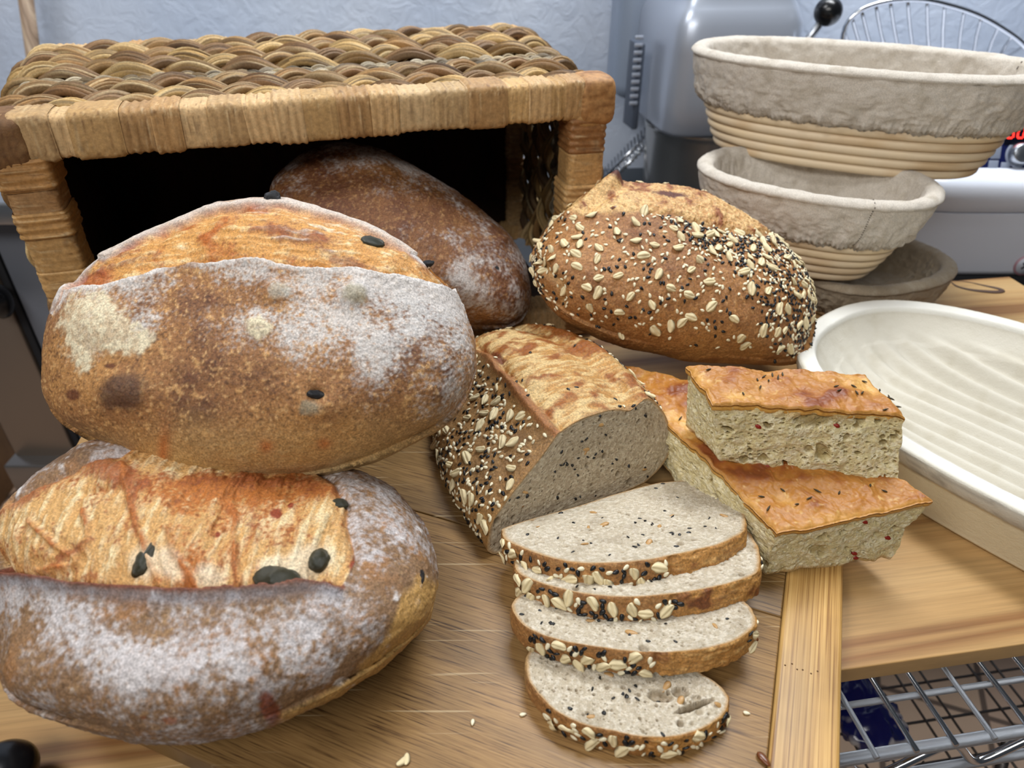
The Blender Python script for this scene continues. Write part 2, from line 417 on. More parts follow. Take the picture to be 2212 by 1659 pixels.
# ---------------------------------------------------------------- wire shelving below
def wires():
    zt = -.0185
    t = thing('wire_shelf', (0.2, .4, zt - .03), 'chrome wire shelf dusted with flour directly under the pine board', 'shelf')
    def L(a, b, z): p = PO + E1 * a + E2 * b; return np.array([p[0], p[1], z])
    fr = -.045
    rails = MB(); v, f, tt = tube([L(-.57, fr, zt - .003), L(.75, fr, zt - .003)], .0040, 12); rails.add(v, f, tt); rails.build('front_rail', M_CHROMEF, t)
    rails = MB(); v, f, tt = tube([L(-.57, fr, zt - .034), L(.75, fr, zt - .034)], .0034, 12); rails.add(v, f, tt); rails.build('lower_rail', M_CHROMEF, t)
    n = 20; pts = []
    for i in range(n):
        a = -.565 + i * .076
        pts += [L(a, fr, zt - .007), L(a + .013, fr, zt - .007), L(a + .032, fr, zt - .030), L(a + .045, fr, zt - .030)]
    v, f, tt = tube(spline(pts, 700), .0030, 10); mk('zigzag_brace', v, f, M_CHROME, t, T=tt)
    i = 0
    for k in range(50):
        a = -.56 + k * .0265
        v, f, tt = tube([L(a, fr - .004, zt + .0012), L(a, .498, zt + .0012)], .0018, 8); mk('cross_wire', v, f, M_CHROMEF if k % 3 == 0 else M_CHROME, t, T=tt)
    for b in (-.012, .028, .17, .33, .49):
        v, f, tt = tube([L(-.57, b, zt - .003), L(.75, b, zt - .003)], .0023, 8); mk('support_wire', v, f, M_CHROMEF, t, T=tt)
    zb = -.42
    t2 = thing('lower_wire_shelf', (.2, .4, zb), 'dark wire shelf much lower down, seen through the upper shelf above the floor', 'shelf')
    mb = MB()
    m = plain('dull_wire', hexc('#5a5654'), .4, .8)
    for k in range(50):
        a = -.5 + k * .034; v, f, tt = tube([L(a, -.12, zb), L(a, .5, zb)], .0017, 6); mb.add(v, f, tt)
    for k in range(14):
        b = -.12 + k * .048; v, f, tt = tube([L(-.5, b, zb - .003), L(1.2, b, zb - .003)], .0019, 6); mb.add(v, f, tt)
    mb.build('wire_mesh', m, t2)
    for dx in (0, .03):
        v, f, tt = tube([L(.36 + dx, .10 + dx, -.40), L(.42 + dx, .02, -.90)], .006, 8); mk('post', v, f, m, t2, T=tt)
wires()
def blue_bag():
    c = at_z(1885, 1592, -.385); L, F = superell(60, 60, .034, .05, .022, .022, 2.3, 2.3)
    L = L * (1 + .22 * ridged(L * 28, 3, 4)[:, None] - .1) + .012 * fbm(L * 30, 3, 9)[:, None]
    m, nt, b = nodes('printed_plastic_bag'); v = mapping(nt, (1, 1, 1)); n = noise(nt, 26, 2, .5, v)
    r = ramp(nt, n.outputs['Fac'], [(.52, hexc('#141c5e')), (.58, hexc('#b9b4b4'))]); lk(nt, r.outputs['Color'], b.inputs['Base Color']); b.inputs['Roughness'].default_value = .2
    tag(mk('plastic_bag', L + c + np.array([0, .02, .012]), F, m), 'crumpled blue and clear plastic bag on the lower wire shelf', 'bag')
blue_bag()
def knob():
    c = at_z(6, 1668, .022)
    t = thing('round_knob', (c[0], c[1], 0), 'glossy black round knob at the bottom left corner of the pine board', 'knob')
    V, F = superell(40, 40, .0175, .0175, .012, .012, 2.1, 2.1); mk('grip', V + c, F, M_DARK, t)
    V, F = lathe([(.0001, 0), (.0105, 0), (.0105, .004), (.007, .012), (.007, .024)], (c[0], c[1], 0), 32); mk('neck', V, F, M_DARK, t)
knob()

# ---------------------------------------------------------------- grey planetary mixer
M_GREY = plain('silver_grey_paint', hexc('#b4bbc8'), .3, .4)
def sect_loft(secs, n=64, pw=4.0):
    """secs: (z, cx, cy, hx, hy, rot) -> rounded box loft"""
    a = np.arange(n) / n * 2 * PI; V = []
    for z, cx, cy, hx, hy, rot in secs:
        x = np.sign(np.cos(a)) * np.abs(np.cos(a)) ** (2 / pw) * hx; y = np.sign(np.sin(a)) * np.abs(np.sin(a)) ** (2 / pw) * hy
        c, s = math.cos(rot), math.sin(rot); V.append(np.stack([cx + x * c - y * s, cy + x * s + y * c, np.full(n, z)], -1))
    V = np.concatenate(V); F = grid_faces(len(secs), n, False, True)
    V = np.concatenate([V, [[secs[0][1], secs[0][2], secs[0][0]], [secs[-1][1], secs[-1][2], secs[-1][0]]]])
    j = np.arange(n); j2 = (j + 1) % n; b = len(secs) - 1
    T = np.concatenate([np.stack([np.full(n, len(V) - 2), j2, j], -1), np.stack([np.full(n, len(V) - 1), b * n + j, b * n + j2], -1)])
    return V, F[:, ::-1], T
def mixer():
    Y = 1.22
    def q(x, y): r = ray(x, y); return np.array([0, 0, CH]) + r * (Y / r[1])
    l = q(1410, 297); r_ = q(1697, 297); cx = (l[0] + r_[0]) / 2; hx = (r_[0] - l[0]) / 2; zb = l[2]; top = q(1500, 40)[2]
    t = thing('planetary_mixer', (cx, Y, -.08), 'silver grey planetary mixer with a steel bowl standing by the wall behind the cane bowls', 'mixer')
    cy = Y + .13
    def S(z, k=1, dx=0): return (z, cx + dx, cy, hx * k, .13 * k, .12)
    secs = [S(zb, .95), S(zb + .008, .985), S(zb + .05, 1), S(top - .05, 1), S(top - .012, .985), S(top + .012, .90), S(top + .03, .8), S(top + .05, .79), S(top + .10, .76), S(top + .115, .6)]
    V, F, T = sect_loft(secs, 128, pw=6); mk('mixer_head', V, F, M_GREY, t, T=T)
    # rear column behind the head, with its vent grille
    V, F = rbox((cx - .045, cy + .14, (zb + .01 + .50) / 2), (hx * 2, .14, .49 - zb), None, .03, 4); mk('column', V, F, plain('blue_grey_panel', hexc('#98a5b8'), .4, .1), t)
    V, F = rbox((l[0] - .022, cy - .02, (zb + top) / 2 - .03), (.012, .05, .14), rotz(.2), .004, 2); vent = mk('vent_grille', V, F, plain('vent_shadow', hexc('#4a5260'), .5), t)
    for k in range(10):
        V, F = rbox((l[0] - .024, cy - .047, zb + .035 + k * .0115), (.014, .004, .006), rotz(.2), .001, 1); mk('fin', V, F, M_GREY, vent)
    # bowl
    R = hx * .93; z1 = zb - .004
    V, F = lathe([(R * .55, -.195), (R * .75, -.18), (R * .93, -.14), (R * .97, -.08), (R, -.012), (R * 1.02, -.004), (R * 1.03, 0), (R * 1.01, .003), (R * .97, 0), (R * .95, -.08), (R * .5, -.17), (.001, -.175)], (cx, cy - .02, z1), 64)
    mk('bowl', V, F, plain('polished_steel', hexc('#b8b6b2'), .24, .95), t)
    V, F = rbox((cx - .02, cy + .03, -.10), (hx * 2.6, .36, .05), rotz(.1), .02, 3); mk('foot', V, F, plain('dark_grey_casting', hexc('#3c4247'), .5), t)
    V, F = rbox((cx + .03, cy + .08, .01), (hx * 1.7, .14, .2), rotz(.1), .03, 3); mk('bowl_carriage', V, F, plain('dark_grey_carriage', hexc('#454c52'), .5), t)
    # lever with a ball
    b = q(1789, 25); a = q(1742, 100) + np.array([0, .01, 0]); a2 = a + (a - b) * .9
    v, f, tt = tube([a2, b], .0062, 14); lv = mk('lever', v, f, M_STEEL, t, T=tt)
    V, F = superell(40, 40, .0205, .0205, .0205, .0205, 2, 2); mk('ball_knob', V + b, F, M_DARK, lv)
    # coiled chain guard, lower left
mixer()
def rack():
    Y = 1.38
    def q(x, y, Yy=Y): r = ray(x, y); return np.array([0, 0, CH]) + r * (Yy / r[1])
    t = thing('wire_rack', q(1340, 420), 'small slanting chrome wire rack leaning by the wall between basket and mixer', 'rack')
    a0, a1 = q(1300, 410), q(1400, 310)
    for k, off in enumerate((0, .016)):
        v, f, tt = tube([a0 + [0, off, off * .8], a1 + [0, off, off * .8]], .0028, 8); mk('rail', v, f, M_CHROME, t, T=tt)
    for k in range(14):
        p = a0 + (a1 - a0) * (k + .5) / 14
        v, f, tt = tube([p + [0, -.004, -.004], p + [0, .04, .022]], .0018, 6); mk('bar', v, f, M_CHROME, t, T=tt)
rack()

# ---------------------------------------------------------------- white mixer with blue panel
M_WHITE = plain('white_enamel', hexc('#eaeef8'), .22)
def white_machine():
    Y = 1.0
    def q(x, y, Yy=Y): r = ray(x, y); return np.array([0, 0, CH]) + r * (Yy / r[1])
    bl = q(1925, 592); br = q(2300, 600); z0 = bl[2]; zt = q(2100, 398)[2]; w = .55; x0 = q(2000, 500)[0] - .035
    t = thing('dough_mixer', (x0 + w / 2, Y + .2, z0 - .02), 'white enamelled dough mixer with a blue control panel and red digits', 'mixer')
    secs = []
    for z, k in ((z0 - .002, .985), (z0 + .006, 1), (zt - .045, 1.0), (zt - .044, 1.0)): secs.append((z, x0 + w / 2, Y + .22, w / 2 * k, .22 * k, 0))
    V, F, T = sect_loft(secs, 96, 9); mk('body', V, F, M_WHITE, t, T=T)
    secs = [(zt - .042, x0 + w / 2, Y + .22, w / 2 * .998, .2195, 0), (zt - .040, x0 + w / 2, Y + .22, w / 2 * 1.005, .223, 0), (zt - .006, x0 + w / 2, Y + .22, w / 2 * 1.005, .223, 0), (zt + .004, x0 + w / 2, Y + .222, w / 2 * .99, .215, 0), (zt + .008, x0 + w / 2, Y + .225, w / 2 * .95, .20, 0)]
    V, F, T = sect_loft(secs, 96, 9); mk('lid', V, F, M_WHITE, t, T=T)
    V, F = rbox((x0 + w / 2, Y + .2, z0 - .016), (w * .97, .4, .026), None, .004, 2); mk('rubber_base', V, F, M_GAP, t)
    # slanted panel housing
    Yp = Y + .045; pa = q(2077, 384, Yp); pb = q(2120, 236, Yp + .035); up = pb - pa; up[0] = 0; H = np.linalg.norm(up); up = up / H; rt = np.array([1, 0, 0.]); n = np.cross(rt, up)
    R = np.stack([rt, up, n], 1); W = .34; x00 = pa[0]
    hc = np.array([x00 + W / 2, pa[1], pa[2]]) + up * H / 2
    V, F = rbox(hc - n * .035 + up * .012, (W + .02, H + .05, .06), R, .012, 3); mk('panel_housing', V, F, M_WHITE, t)
    V, F = rbox(hc, (W, H, .006), R, .0025, 2); p = mk('control_panel', V, F, plain('navy_panel', hexc('#141d4e'), .25), t)
    def onp(x, y):
        a = at_plane(x, y, hc + n * .003, n); return a
    d = onp(2205, 290); V, F = rbox(d + rt * .02, (.085, .030, .002), R, .0008, 1); mk('display', V, F, plain('display_window', hexc('#0a0c1c'), .15), p)
    M_RED = plain('red_led', hexc('#d01010'), .4, emit=((1, .03, .02), 3.2))
    segs = {'5': 'afgcd', '0': 'abcdef', '1': 'bc'}
    def digit(ch, c, h, w_):
        mb = MB()
        S = {'a': (0, h / 2, w_, 0), 'g': (0, 0, w_, 0), 'd': (0, -h / 2, w_, 0), 'f': (-w_ / 2, h / 4, 0, h / 2), 'b': (w_ / 2, h / 4, 0, h / 2), 'e': (-w_ / 2, -h / 4, 0, h / 2), 'c': (w_ / 2, -h / 4, 0, h / 2)}
        for s_ in segs[ch]:
            x, y, lx, ly = S[s_]; V, F = rbox(c + rt * (x + y * .12) + up * y + n * .0015, (max(lx * .86, .0024), max(ly * .86, .0024), .0012), R, .0005, 1); mb.add(V, F)
        mb.build('digit', M_RED, p)
    for k, ch in enumerate('50'): digit(ch, onp(2183 + k * 22, 286), .0155, .0085)
    V, F = superell(8, 8, .0014, .0014, .001, .001, 2, 2); mk('decimal_point', V + onp(2214, 296), F, M_RED, p)
    digit('0', onp(2230, 286), .0155, .0085)
    M_BTN = plain('grey_button', hexc('#8d95a6'), .4)
    for (x, y, sx, sy) in ((2151, 329, .014, .018), (2145, 358, .014, .015), (2171, 360, .0135, .012), (2197, 361, .0135, .012), (2225, 362, .0135, .012)):
        V, F = rbox(onp(x, y), (sx, sy, .003), R, .0012, 2); mk('button', V, F, M_BTN, p)
    k = onp(2199, 333); V, F = lathe([(.0001, .014), (.012, .014), (.0145, .012), (.0155, .0)], k, 40, n); mk('dial', V, F[:, ::-1], M_STEEL, p)
    V, F = lathe([(.0155, .0006), (.0185, .0008), (.0185, 0)], k, 40, n); mk('dial_ring', V, F[:, ::-1], M_BTN, p)
    # warning sticker
    s = q(2214, 573, Y - .0005); V, F = lathe([(.0001, .0012), (.0165, .0012), (.0165, 0)], s, 40, (0, -1, 0)); st = mk('warning_sticker', V, F, plain('sticker_ring', hexc('#b98a94'), .5), t, label_ := None) if False else mk('warning_sticker', V, F, plain('sticker_ring', hexc('#b98a94'), .5), t)
    V, F = lathe([(.0001, .0018), (.0135, .0018), (.0135, 0)], s, 40, (0, -1, 0)); mk('sticker_face', V, F, plain('sticker_white', hexc('#c9ccd6'), .5), st)
    for a in (.7, -.8): V, F = rbox(s + [0, -.0019, 0], (.014, .0008, .003), roty(a), .0003, 1); mk('sticker_mark', V, F, M_DARK, st)
    # domed wire bowl guard
    Yg = Y + .33
    pts = [(1822, 120), (1820, 88), (1832, 48), (1868, 18), (1925, 2), (1990, 0), (2050, 12), (2110, 32), (2165, 62), (2212, 98), (2250, 150)]
    arc = np.array([q(x, y, Yg - .00006 * (x - 1820)) for x, y in pts])
    v, f, tt = tube(spline(arc, 90), .0042, 12); g = mk('guard_rim', v, f, M_CHROME, t, T=tt)
    c0 = q(2020, 360, Yg + .0)
    for (x, y, xb) in ((1823, 66, 1840), (1841, 40, 1862), (1862, 26, 1884), (1892, 12, 1912), (1923, 4, 1941), (1961, 2, 1972), (2003, 3, 2007), (2041, 10, 2036), (2083, 24, 2071), (2119, 42, 2104), (2157, 60, 2136), (2186, 80, 2166), (2212, 100, 2195)):
        a = q(x, y, Yg - .00006 * (x - 1820)); b = q(xb, 110, Yg + .03); v, f, tt = tube(spline([a, (a + b) / 2 + [0, .002, 0], b, b + (b - a) * 1.3], 14), .0026, 8); mk('guard_wire', v, f, M_CHROME, g, T=tt)
white_machine()
# dark counter under the machines, behind the board
V, F = rbox((.66, 1.22, -.156), (1.7, .62, .05), None, .004, 1)
M_CTR = plain('dark_counter', hexc('#23262a'), .5)
tag(mk('counter_top', V, F, M_CTR), 'dark counter top behind the pine board carrying both mixers', 'counter')

# ---------------------------------------------------------------- stainless appliance at left
def left_unit():
    # vertical edges run along camera-left; built from real boxes
    def col(x, y, Y): r = ray(x, y); return np.array([0, 0, CH]) + r * (Y / r[1])
    Y = 1.02; e = col(2, 560, Y); g = col(98, 545, Y)
    t = thing('steel_cabinet', (e[0], Y + .2, -.95), 'grey steel cabinet with a stainless frame on the floor left of the basket', 'cabinet')
    z1 = col(60, 448, Y)[2]
    MG = plain('grey_enamel_panel', hexc('#777b84'), .4, .1)
    V, F = rbox(((e[0] + g[0]) / 2 + .0, Y + .25, (z1 - .62) / 2), (g[0] - e[0] + .0, .5, .62 + z1), None, .006, 2); mk('side_panel', V, F, MG, t)
    V, F = rbox((g[0] + .18, Y + .26, (z1 - .62) / 2), (.35, .46, .6 + z1), None, .006, 2); mk('carcass', V, F, plain('black_carcass', hexc('#1c1e22'), .5), t)
    V, F = rbox((e[0] - .012, Y + .02, (z1 - .8) / 2), (.012, .03, .8 + z1), None, .002, 1); mk('shadow_gap', V, F, M_GAP, t)  # solid dark strip standing in for the shade of the gap
    V, F = rbox((e[0] - .075, Y + .02, (z1 - .70) / 2 - .02), (.11, .04, .66 + z1), None, .004, 2); mk('front_stile', V, F, plain('worn_stainless', hexc('#8b7d70'), .35, .6), t)
    V, F = rbox((e[0] + .15, Y + .2, z1 + .012), (.62, .52, .034), None, .006, 2); mk('top_slab', V, F, plain('satin_stainless', hexc('#a9acb0'), .3, .9), t)
    V, F = superell(24, 24, .02, .02, .03, .03, 2, 2); mk('handle_knob', V + col(-4, 650, Y - .03), F, M_DARK, t)
    b0 = col(55, 978, Y + .02); V, F = rbox((b0[0] + .12, Y + .05, b0[2] - .02), (.26, .16, .06), None, .004, 2); mk('bottom_rail', V, F, plain('satin_stainless_rail', hexc('#8f8a86'), .3, .8), t)
    V, F = rbox((b0[0] + .055, Y + .06, b0[2] - .18), (.06, .06, .36), None, .004, 2); mk('leg', V, F, plain('satin_stainless_leg', hexc('#8f8a86'), .3, .8), t)
    # silver lid sheet slanting on the cabinet
    a = col(-30, 420, Y + .06); b = col(50, 345, Y + .10)
    u = b - a; R = np.stack([N3(u), [0, 1, 0], N3(np.cross(N3(u), [0, 1, 0]))], 1)
    V, F = rbox((a + b) / 2 + [0, .12, .03], (np.linalg.norm(u) + .14, .3, .01), R, .003, 2)
    tag(mk('steel_tray', V, F, plain('dull_steel_tray', hexc('#c4c8cc'), .3, .8)), 'tilted stainless tray on top of the grey cabinet at the left edge', 'tray')
left_unit()
def carton():
    c = at_z(-10, 960, -.62); V, F = rbox((-1.62, 1.38, -.70), (.5, .3, .5), rotz(.1), .004, 1)
    m, nt, b = nodes('corrugated_card'); n = noise(nt, 8, 3); r = ramp(nt, n.outputs['Fac'], [(.3, hexc('#7f5f3c')), (.7, hexc('#93714a'))]); lk(nt, r.outputs['Color'], b.inputs['Base Color']); b.inputs['Roughness'].default_value = .8
    t = mk('cardboard_box', V, F, m); tag(t, 'brown cardboard box on the floor beyond the cabinet at the far left', 'box')
carton()
def stick():
    def col(x, y, Y): r = ray(x, y); return np.array([0, 0, CH]) + r * (Y / r[1])
    Y = 1.56; a = col(76, 150, Y); b = col(48, -60, Y)
    d = (b - a); v, f, tt = tube([a - d * 3.5, b + d * .5], .0135, 16)
    m = wood('weathered_pole', hexc('#7a6450'), hexc('#a08872'), hexc('#bba58c'), 120, .06, rot=PI / 2)
    tag(mk('wooden_pole', v, f, m, T=tt), 'weathered wooden pole standing against the wall behind the basket, top left', 'pole')
stick()
# ---------------------------------------------------------------- wicker basket tipped on its side
M_HYA = vcmat('water_hyacinth', .55, .35, (.72, 1.18), 260, (500, .4, .001))
M_BRAID = vcmat('seagrass_braid', .55, .35, (.7, 1.2), 500, (700, .5, .001))
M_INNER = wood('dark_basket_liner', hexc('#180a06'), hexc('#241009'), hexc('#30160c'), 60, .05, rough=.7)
TONES = ['#cfac7c', '#be9864', '#cfac7c', '#b78f5e', '#d2b284', '#9c7248', '#c29e6e', '#c4a070', '#caa878', '#c6a06a']
def basket():
    A = at_z(218, 860, 0); BH = .275
    q, d = project(A)
    # right end from the top corner
    r = at_z(1306, 160, BH); F_ = r - A; F_[2] = 0; W = np.linalg.norm(F_); X = F_ / W; Yd = np.array([-X[1], X[0], 0]); D = .27
    Z = np.array([0, 0, 1.]); RISE = .018
    t = thing('wicker_basket', A + X * W / 2 + Yd * D / 2, 'braided seagrass basket on its side behind the loaves, its opening framed in tan strips', 'basket')
    def P(x, y, z): x = x - .030 * (1 - x / W) * y / D; return A + X * x + Yd * y + Z * (z + RISE * (y / D) * (z / BH))
    RB = np.stack([X, Yd, Z], 1)
    th = .021   # half thickness of the frame bars
    def wrapped(name, p0, p1, up, half, seed, tones=TONES, endr=0, hu=None):
        """a bar wrapped with flat strips; cross-section is a rounded square"""
        rng = np.random.default_rng(seed); L = np.linalg.norm(p1 - p0); d = (p1 - p0) / L; s = np.cross(d, up); s /= np.linalg.norm(s); u = np.cross(s, d)
        hu = hu or half
        mb = MB(); x = 0; n = 56; a = np.arange(n) / n * 2 * PI
        ca = np.sign(np.cos(a)) * np.abs(np.cos(a)) ** .34; sa = np.sign(np.sin(a)) * np.abs(np.sin(a)) ** .34
        while x < L:
            w = rng.uniform(.016, .036); w = min(w, L - x + .004); off = rng.uniform(-.0012, .0016); tilt = rng.uniform(-.07, .07)
            c = hexc(tones[rng.integers(len(tones))]) * rng.uniform(.85, 1.1); m = 26
            xs = np.linspace(-.002, w + .001, m); lift = np.where(np.arange(m) < 2, -.0016, 0) + np.where(np.arange(m) > m - 3, -.0012, 0) + .0007 * np.sin(xs * 900 + rng.uniform(0, 6)) * rng.uniform(0, 1)
            G = np.zeros((m, n, 3)); 
            for i in range(m):
                rr = half + off + lift[i]; r2 = hu + off + lift[i]
                G[i] = p0 + d * (x + xs[i]) + d * (tilt * (sa * half))[:, None] + s * (ca * rr)[:, None] + u * (sa * r2)[:, None]
            V = G.reshape(-1, 3); nn = fbm(V @ RB @ np.diag([90, 90, 90]), 3, seed); gr = fbm(np.stack([np.repeat(xs * 900 + x * 900, n), np.tile(np.cos(a) * 2, m), np.tile(np.sin(a) * 2, m)], -1), 3, seed + 3)
            cen = p0 + d * ((V - p0) @ d)[:, None]; out = V - cen; out /= np.linalg.norm(out, axis=1, keepdims=True)
            V = V + out * (nn * .0011 + gr * .0007)[:, None]
            C = np.tile(c, (len(V), 1)); C = mixc(C, hexc('#6a4526'), .6 * sstep(.12, .45, gr)); C = mixc(C, hexc('#e0c79a'), .5 * sstep(.1, .5, -gr + nn * .5)); C = mixc(C, hexc('#5a3a20'), .5 * sstep(.25, .5, nn))
            mb.add(V, grid_faces(m, n, False, True), col=C); x += w - .0012
        for e, sg in ((p0, -1), (p1, 1)):
            V, F = superell(28, 28, half * .5, half, hu, hu, 3, 3); Rm = np.stack([d, s, u], 1); mb.add(V @ Rm.T + e - d * sg * half * .1, F, col=hexc(tones[0]) * .8)
        return mb.build(name, M_HYA, t, usecol=True)
    # frame of the open front
    wrapped('top_rail', P(.012, .0, BH - .0185), P(W - .030, .0, BH - .0185), Z, .019, 5, hu=.0185)
    dk = ['#7a5836', '#6b4a2c', '#8c6a44']
    def corner(name, c, tones, seed, hs=(.026, .0245, .0265), sw=0):
        rng = np.random.default_rng(seed); V, F = superell(60, 60, *hs, hs[2], 4.5, 4.5); g = fbm(V * np.array([700, 700, 90]) if not sw else V * np.array([60, 90, 600]), 3, seed); g2 = fbm(V * 60, 3, seed + 2)
        V = V * (1 + .03 * g2 + .03 * g)[:, None]; C = np.tile(hexc(tones[0]), (len(V), 1)); C = mixc(C, hexc(tones[1]), sstep(-.1, .3, g)); C = mixc(C, hexc(tones[2]), sstep(.1, .4, g2))
        return mk(name, V @ RB.T + c, F, M_HYA, t, col=C)
    corner('corner_wrap', P(.004, 0, BH - th), dk, 3, (.024, .0235, .0225))
    corner('corner_wrap', P(W - .012, 0, BH - th), ['#b08250', '#8a5e34', '#9a6c3e'], 4, (.019, .022, .0225), 1)
    wrapped('side_post', P(.014, .0, BH - .035), P(.014, .0, .01), X, .0205, 8, ['#b98c54', '#c49a62', '#a97c48', '#b08658'])
    wrapped('side_post', P(W - .020, .0, BH - .035), P(W - .020, .0, .01), X, .020, 9, ['#b98c54', '#a97c48', '#8f6238', '#c49a62'])
    wrapped('bottom_rail', P(.03, .0, .0215), P(W - .03, .0, .0215), Z, .019, 12)
    # back frame
    wrapped('back_rail', P(.012, D - .004, BH - .024), P(W - .012, D - .004, BH - .024), Z, .013, 15)
    for x in (.012, W - .012): wrapped('back_post', P(x, D, BH - .02), P(x, D, .01), X, .013, 16)
    wrapped('back_rail', P(.012, D, .016), P(W - .012, D, .016), Z, .013, 18)
    # liner boards (dark inner faces)
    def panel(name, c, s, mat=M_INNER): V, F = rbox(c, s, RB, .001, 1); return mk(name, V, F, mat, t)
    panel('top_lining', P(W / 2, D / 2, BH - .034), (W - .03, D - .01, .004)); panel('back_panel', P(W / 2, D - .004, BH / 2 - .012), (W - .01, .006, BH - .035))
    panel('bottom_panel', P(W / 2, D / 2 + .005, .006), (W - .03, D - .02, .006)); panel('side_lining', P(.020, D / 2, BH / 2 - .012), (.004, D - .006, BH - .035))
    # plaits: three flattened strands each, a rope of fibres every few rows
    def plait(path, up, amp, thick, pitch, seed, small=False, tones=None):
        rng = np.random.default_rng(seed); path = np.asarray(path); L = np.concatenate([[0], np.cumsum(np.linalg.norm(np.diff(path, axis=0), axis=1))])
        n = int(L[-1] / pitch * 40); s = np.linspace(0, L[-1], n); pp = np.stack([np.interp(s, L, path[:, k]) for k in range(3)], 1)
        upv = np.stack([np.interp(s, L, np.asarray(up)[:, k]) for k in range(3)], 1); upv /= np.linalg.norm(upv, axis=1, keepdims=True)
        tg = np.gradient(pp, axis=0); tg /= np.linalg.norm(tg, axis=1, keepdims=True); sd = np.cross(tg, upv)
        mb = MB(); tones = tones or ['#a88456', '#94703f', '#b8965f', '#7d5c3a', '#c2a270', '#8a6a48', '#9c7648']
        for j in range(3):
            ph = s / pitch * 2 * PI / 1.0 + j * 2 * PI / 3; wob = 1 + .12 * fbm(np.stack([s * 30, s * 0 + j, s * 0], -1), 2, seed + j)
            c = pp + sd * (amp * np.sin(ph) * wob)[:, None] + upv * (thick * .55 * np.sin(2 * ph))[:, None]
            m = 8; a = np.arange(m) / m * 2 * PI; t2 = np.gradient(c, axis=0); t2 /= np.linalg.norm(t2, axis=1, keepdims=True)
            s2 = np.cross(t2, upv); s2 /= np.linalg.norm(s2, axis=1, keepdims=True); u2 = np.cross(s2, t2)
            NS = 4 if small else 10; sg = np.repeat(np.floor((ph + .6) / (2 * PI)).astype(int), m)
            rw = amp * (.56 if not small else .5); rt_ = thick * .62
            for q in range(NS):
                o0 = (q + .5) / NS * 2 - 1; sh = .10 * np.sin(s * rng.uniform(30, 60) + rng.uniform(0, 6)); oo = o0 + sh
                oz = np.sqrt(np.clip(1 - oo ** 2, 0, 1)) * .45 + .08 * np.sin(s * rng.uniform(40, 90) + rng.uniform(0, 6)) + rng.uniform(-.08, .08)
                cc = c + s2 * (oo * rw)[:, None] + u2 * (oz * rt_)[:, None]
                r1 = rw / NS * rng.uniform(.95, 1.35); r2 = rt_ * rng.uniform(.34, .55)
                fib = 1 + .16 * np.sin(a * 3 + j + q)[None] + .06 * np.sin(a[None] * 4 + s[:, None] * 80 + q)
                V = cc[:, None] + (r1 * fib[..., None] * np.cos(a)[None, :, None]) * s2[:, None] + (r2 * fib[..., None] * np.sin(a)[None, :, None]) * u2[:, None]
                V = V.reshape(-1, 3)
                fg = fbm(np.stack([np.repeat(s * 16, m), np.tile(np.cos(a) * 1.6 + j * 5 + q * 3, n), np.tile(np.sin(a) * 1.6, n)], -1) + seed, 3, seed)
                tc = np.array([hexc(tones[(k * 7 + j * 3 + seed) % len(tones)]) for k in range(sg.min(), sg.max() + 1)])[sg - sg.min()] * rng.uniform(.55, 1.25)
                C = mixc(tc, hexc('#3e2a18'), .75 * sstep(.02, .35, fg)); C = mixc(C, hexc('#dcc698'), .6 * sstep(.05, .4, -fg))
                mb.add(V, grid_faces(n, m, False, True), col=C)
        return mb
    rows = 9; y0 = .024; pitchrow = (D - .03) / rows
    def rowpath(yy, wob):
        """over the top from the left side's foot to the right side's foot"""
        pts = []; nrm = []; ov = .004; zz = BH - .020; r = .022
        left = [(-ov, z) for z in np.linspace(.01, zz - r, 10)]; arcl = [(-ov + r - r * math.cos(k), zz - r + r * math.sin(k)) for k in np.linspace(.2, PI / 2 - .1, 6)]
        top = [(x, zz) for x in np.linspace(r, W - r - .005, 24)]
        arcr = [(W - .002 + ov - r + r * math.sin(k), zz - r + r * math.cos(k)) for k in np.linspace(.1, PI / 2 - .1, 6)]; right = [(W + ov - .002, z) for z in np.linspace(zz - r, .01, 10)]
        for k, (x, z) in enumerate(left + arcl + top + arcr + right):
            pts.append(P(x, yy + .003 * math.sin(x * 9 + wob), z))
            if k < 10: nm = -X
            elif k < 16: q = (k - 9) / 7; nm = -X * (1 - q) + Z * q
            elif k < 40: nm = Z
            elif k < 46: q = (k - 39) / 7; nm = Z * (1 - q) + X * q
            else: nm = X
            nrm.append(nm)
        return spline(pts, 160), spline(nrm, 160)
    i = 0; yy = .026
    for k in range(14):
        small = k == 2
        w = .030 if small else .0415
        if yy + w > D - .004: break
        if small:
            for h in (0, 1):
                pa, nm = rowpath(yy + w * (.28 + .44 * h), k); plait(pa, nm, w * .20, .0085, .075, 40 + k * 2 + h, True, ['#8c7e68', '#a8977c', '#6e6250', '#857052', '#b5a78e']).build('fibre_twist', M_BRAID, t, usecol=True)
        else:
            pa, nm = rowpath(yy + w / 2, k); plait(pa, nm, w * .34, .0145, .165, 20 + k).build('seagrass_plait', M_BRAID, t, usecol=True)
        yy += w
basket()
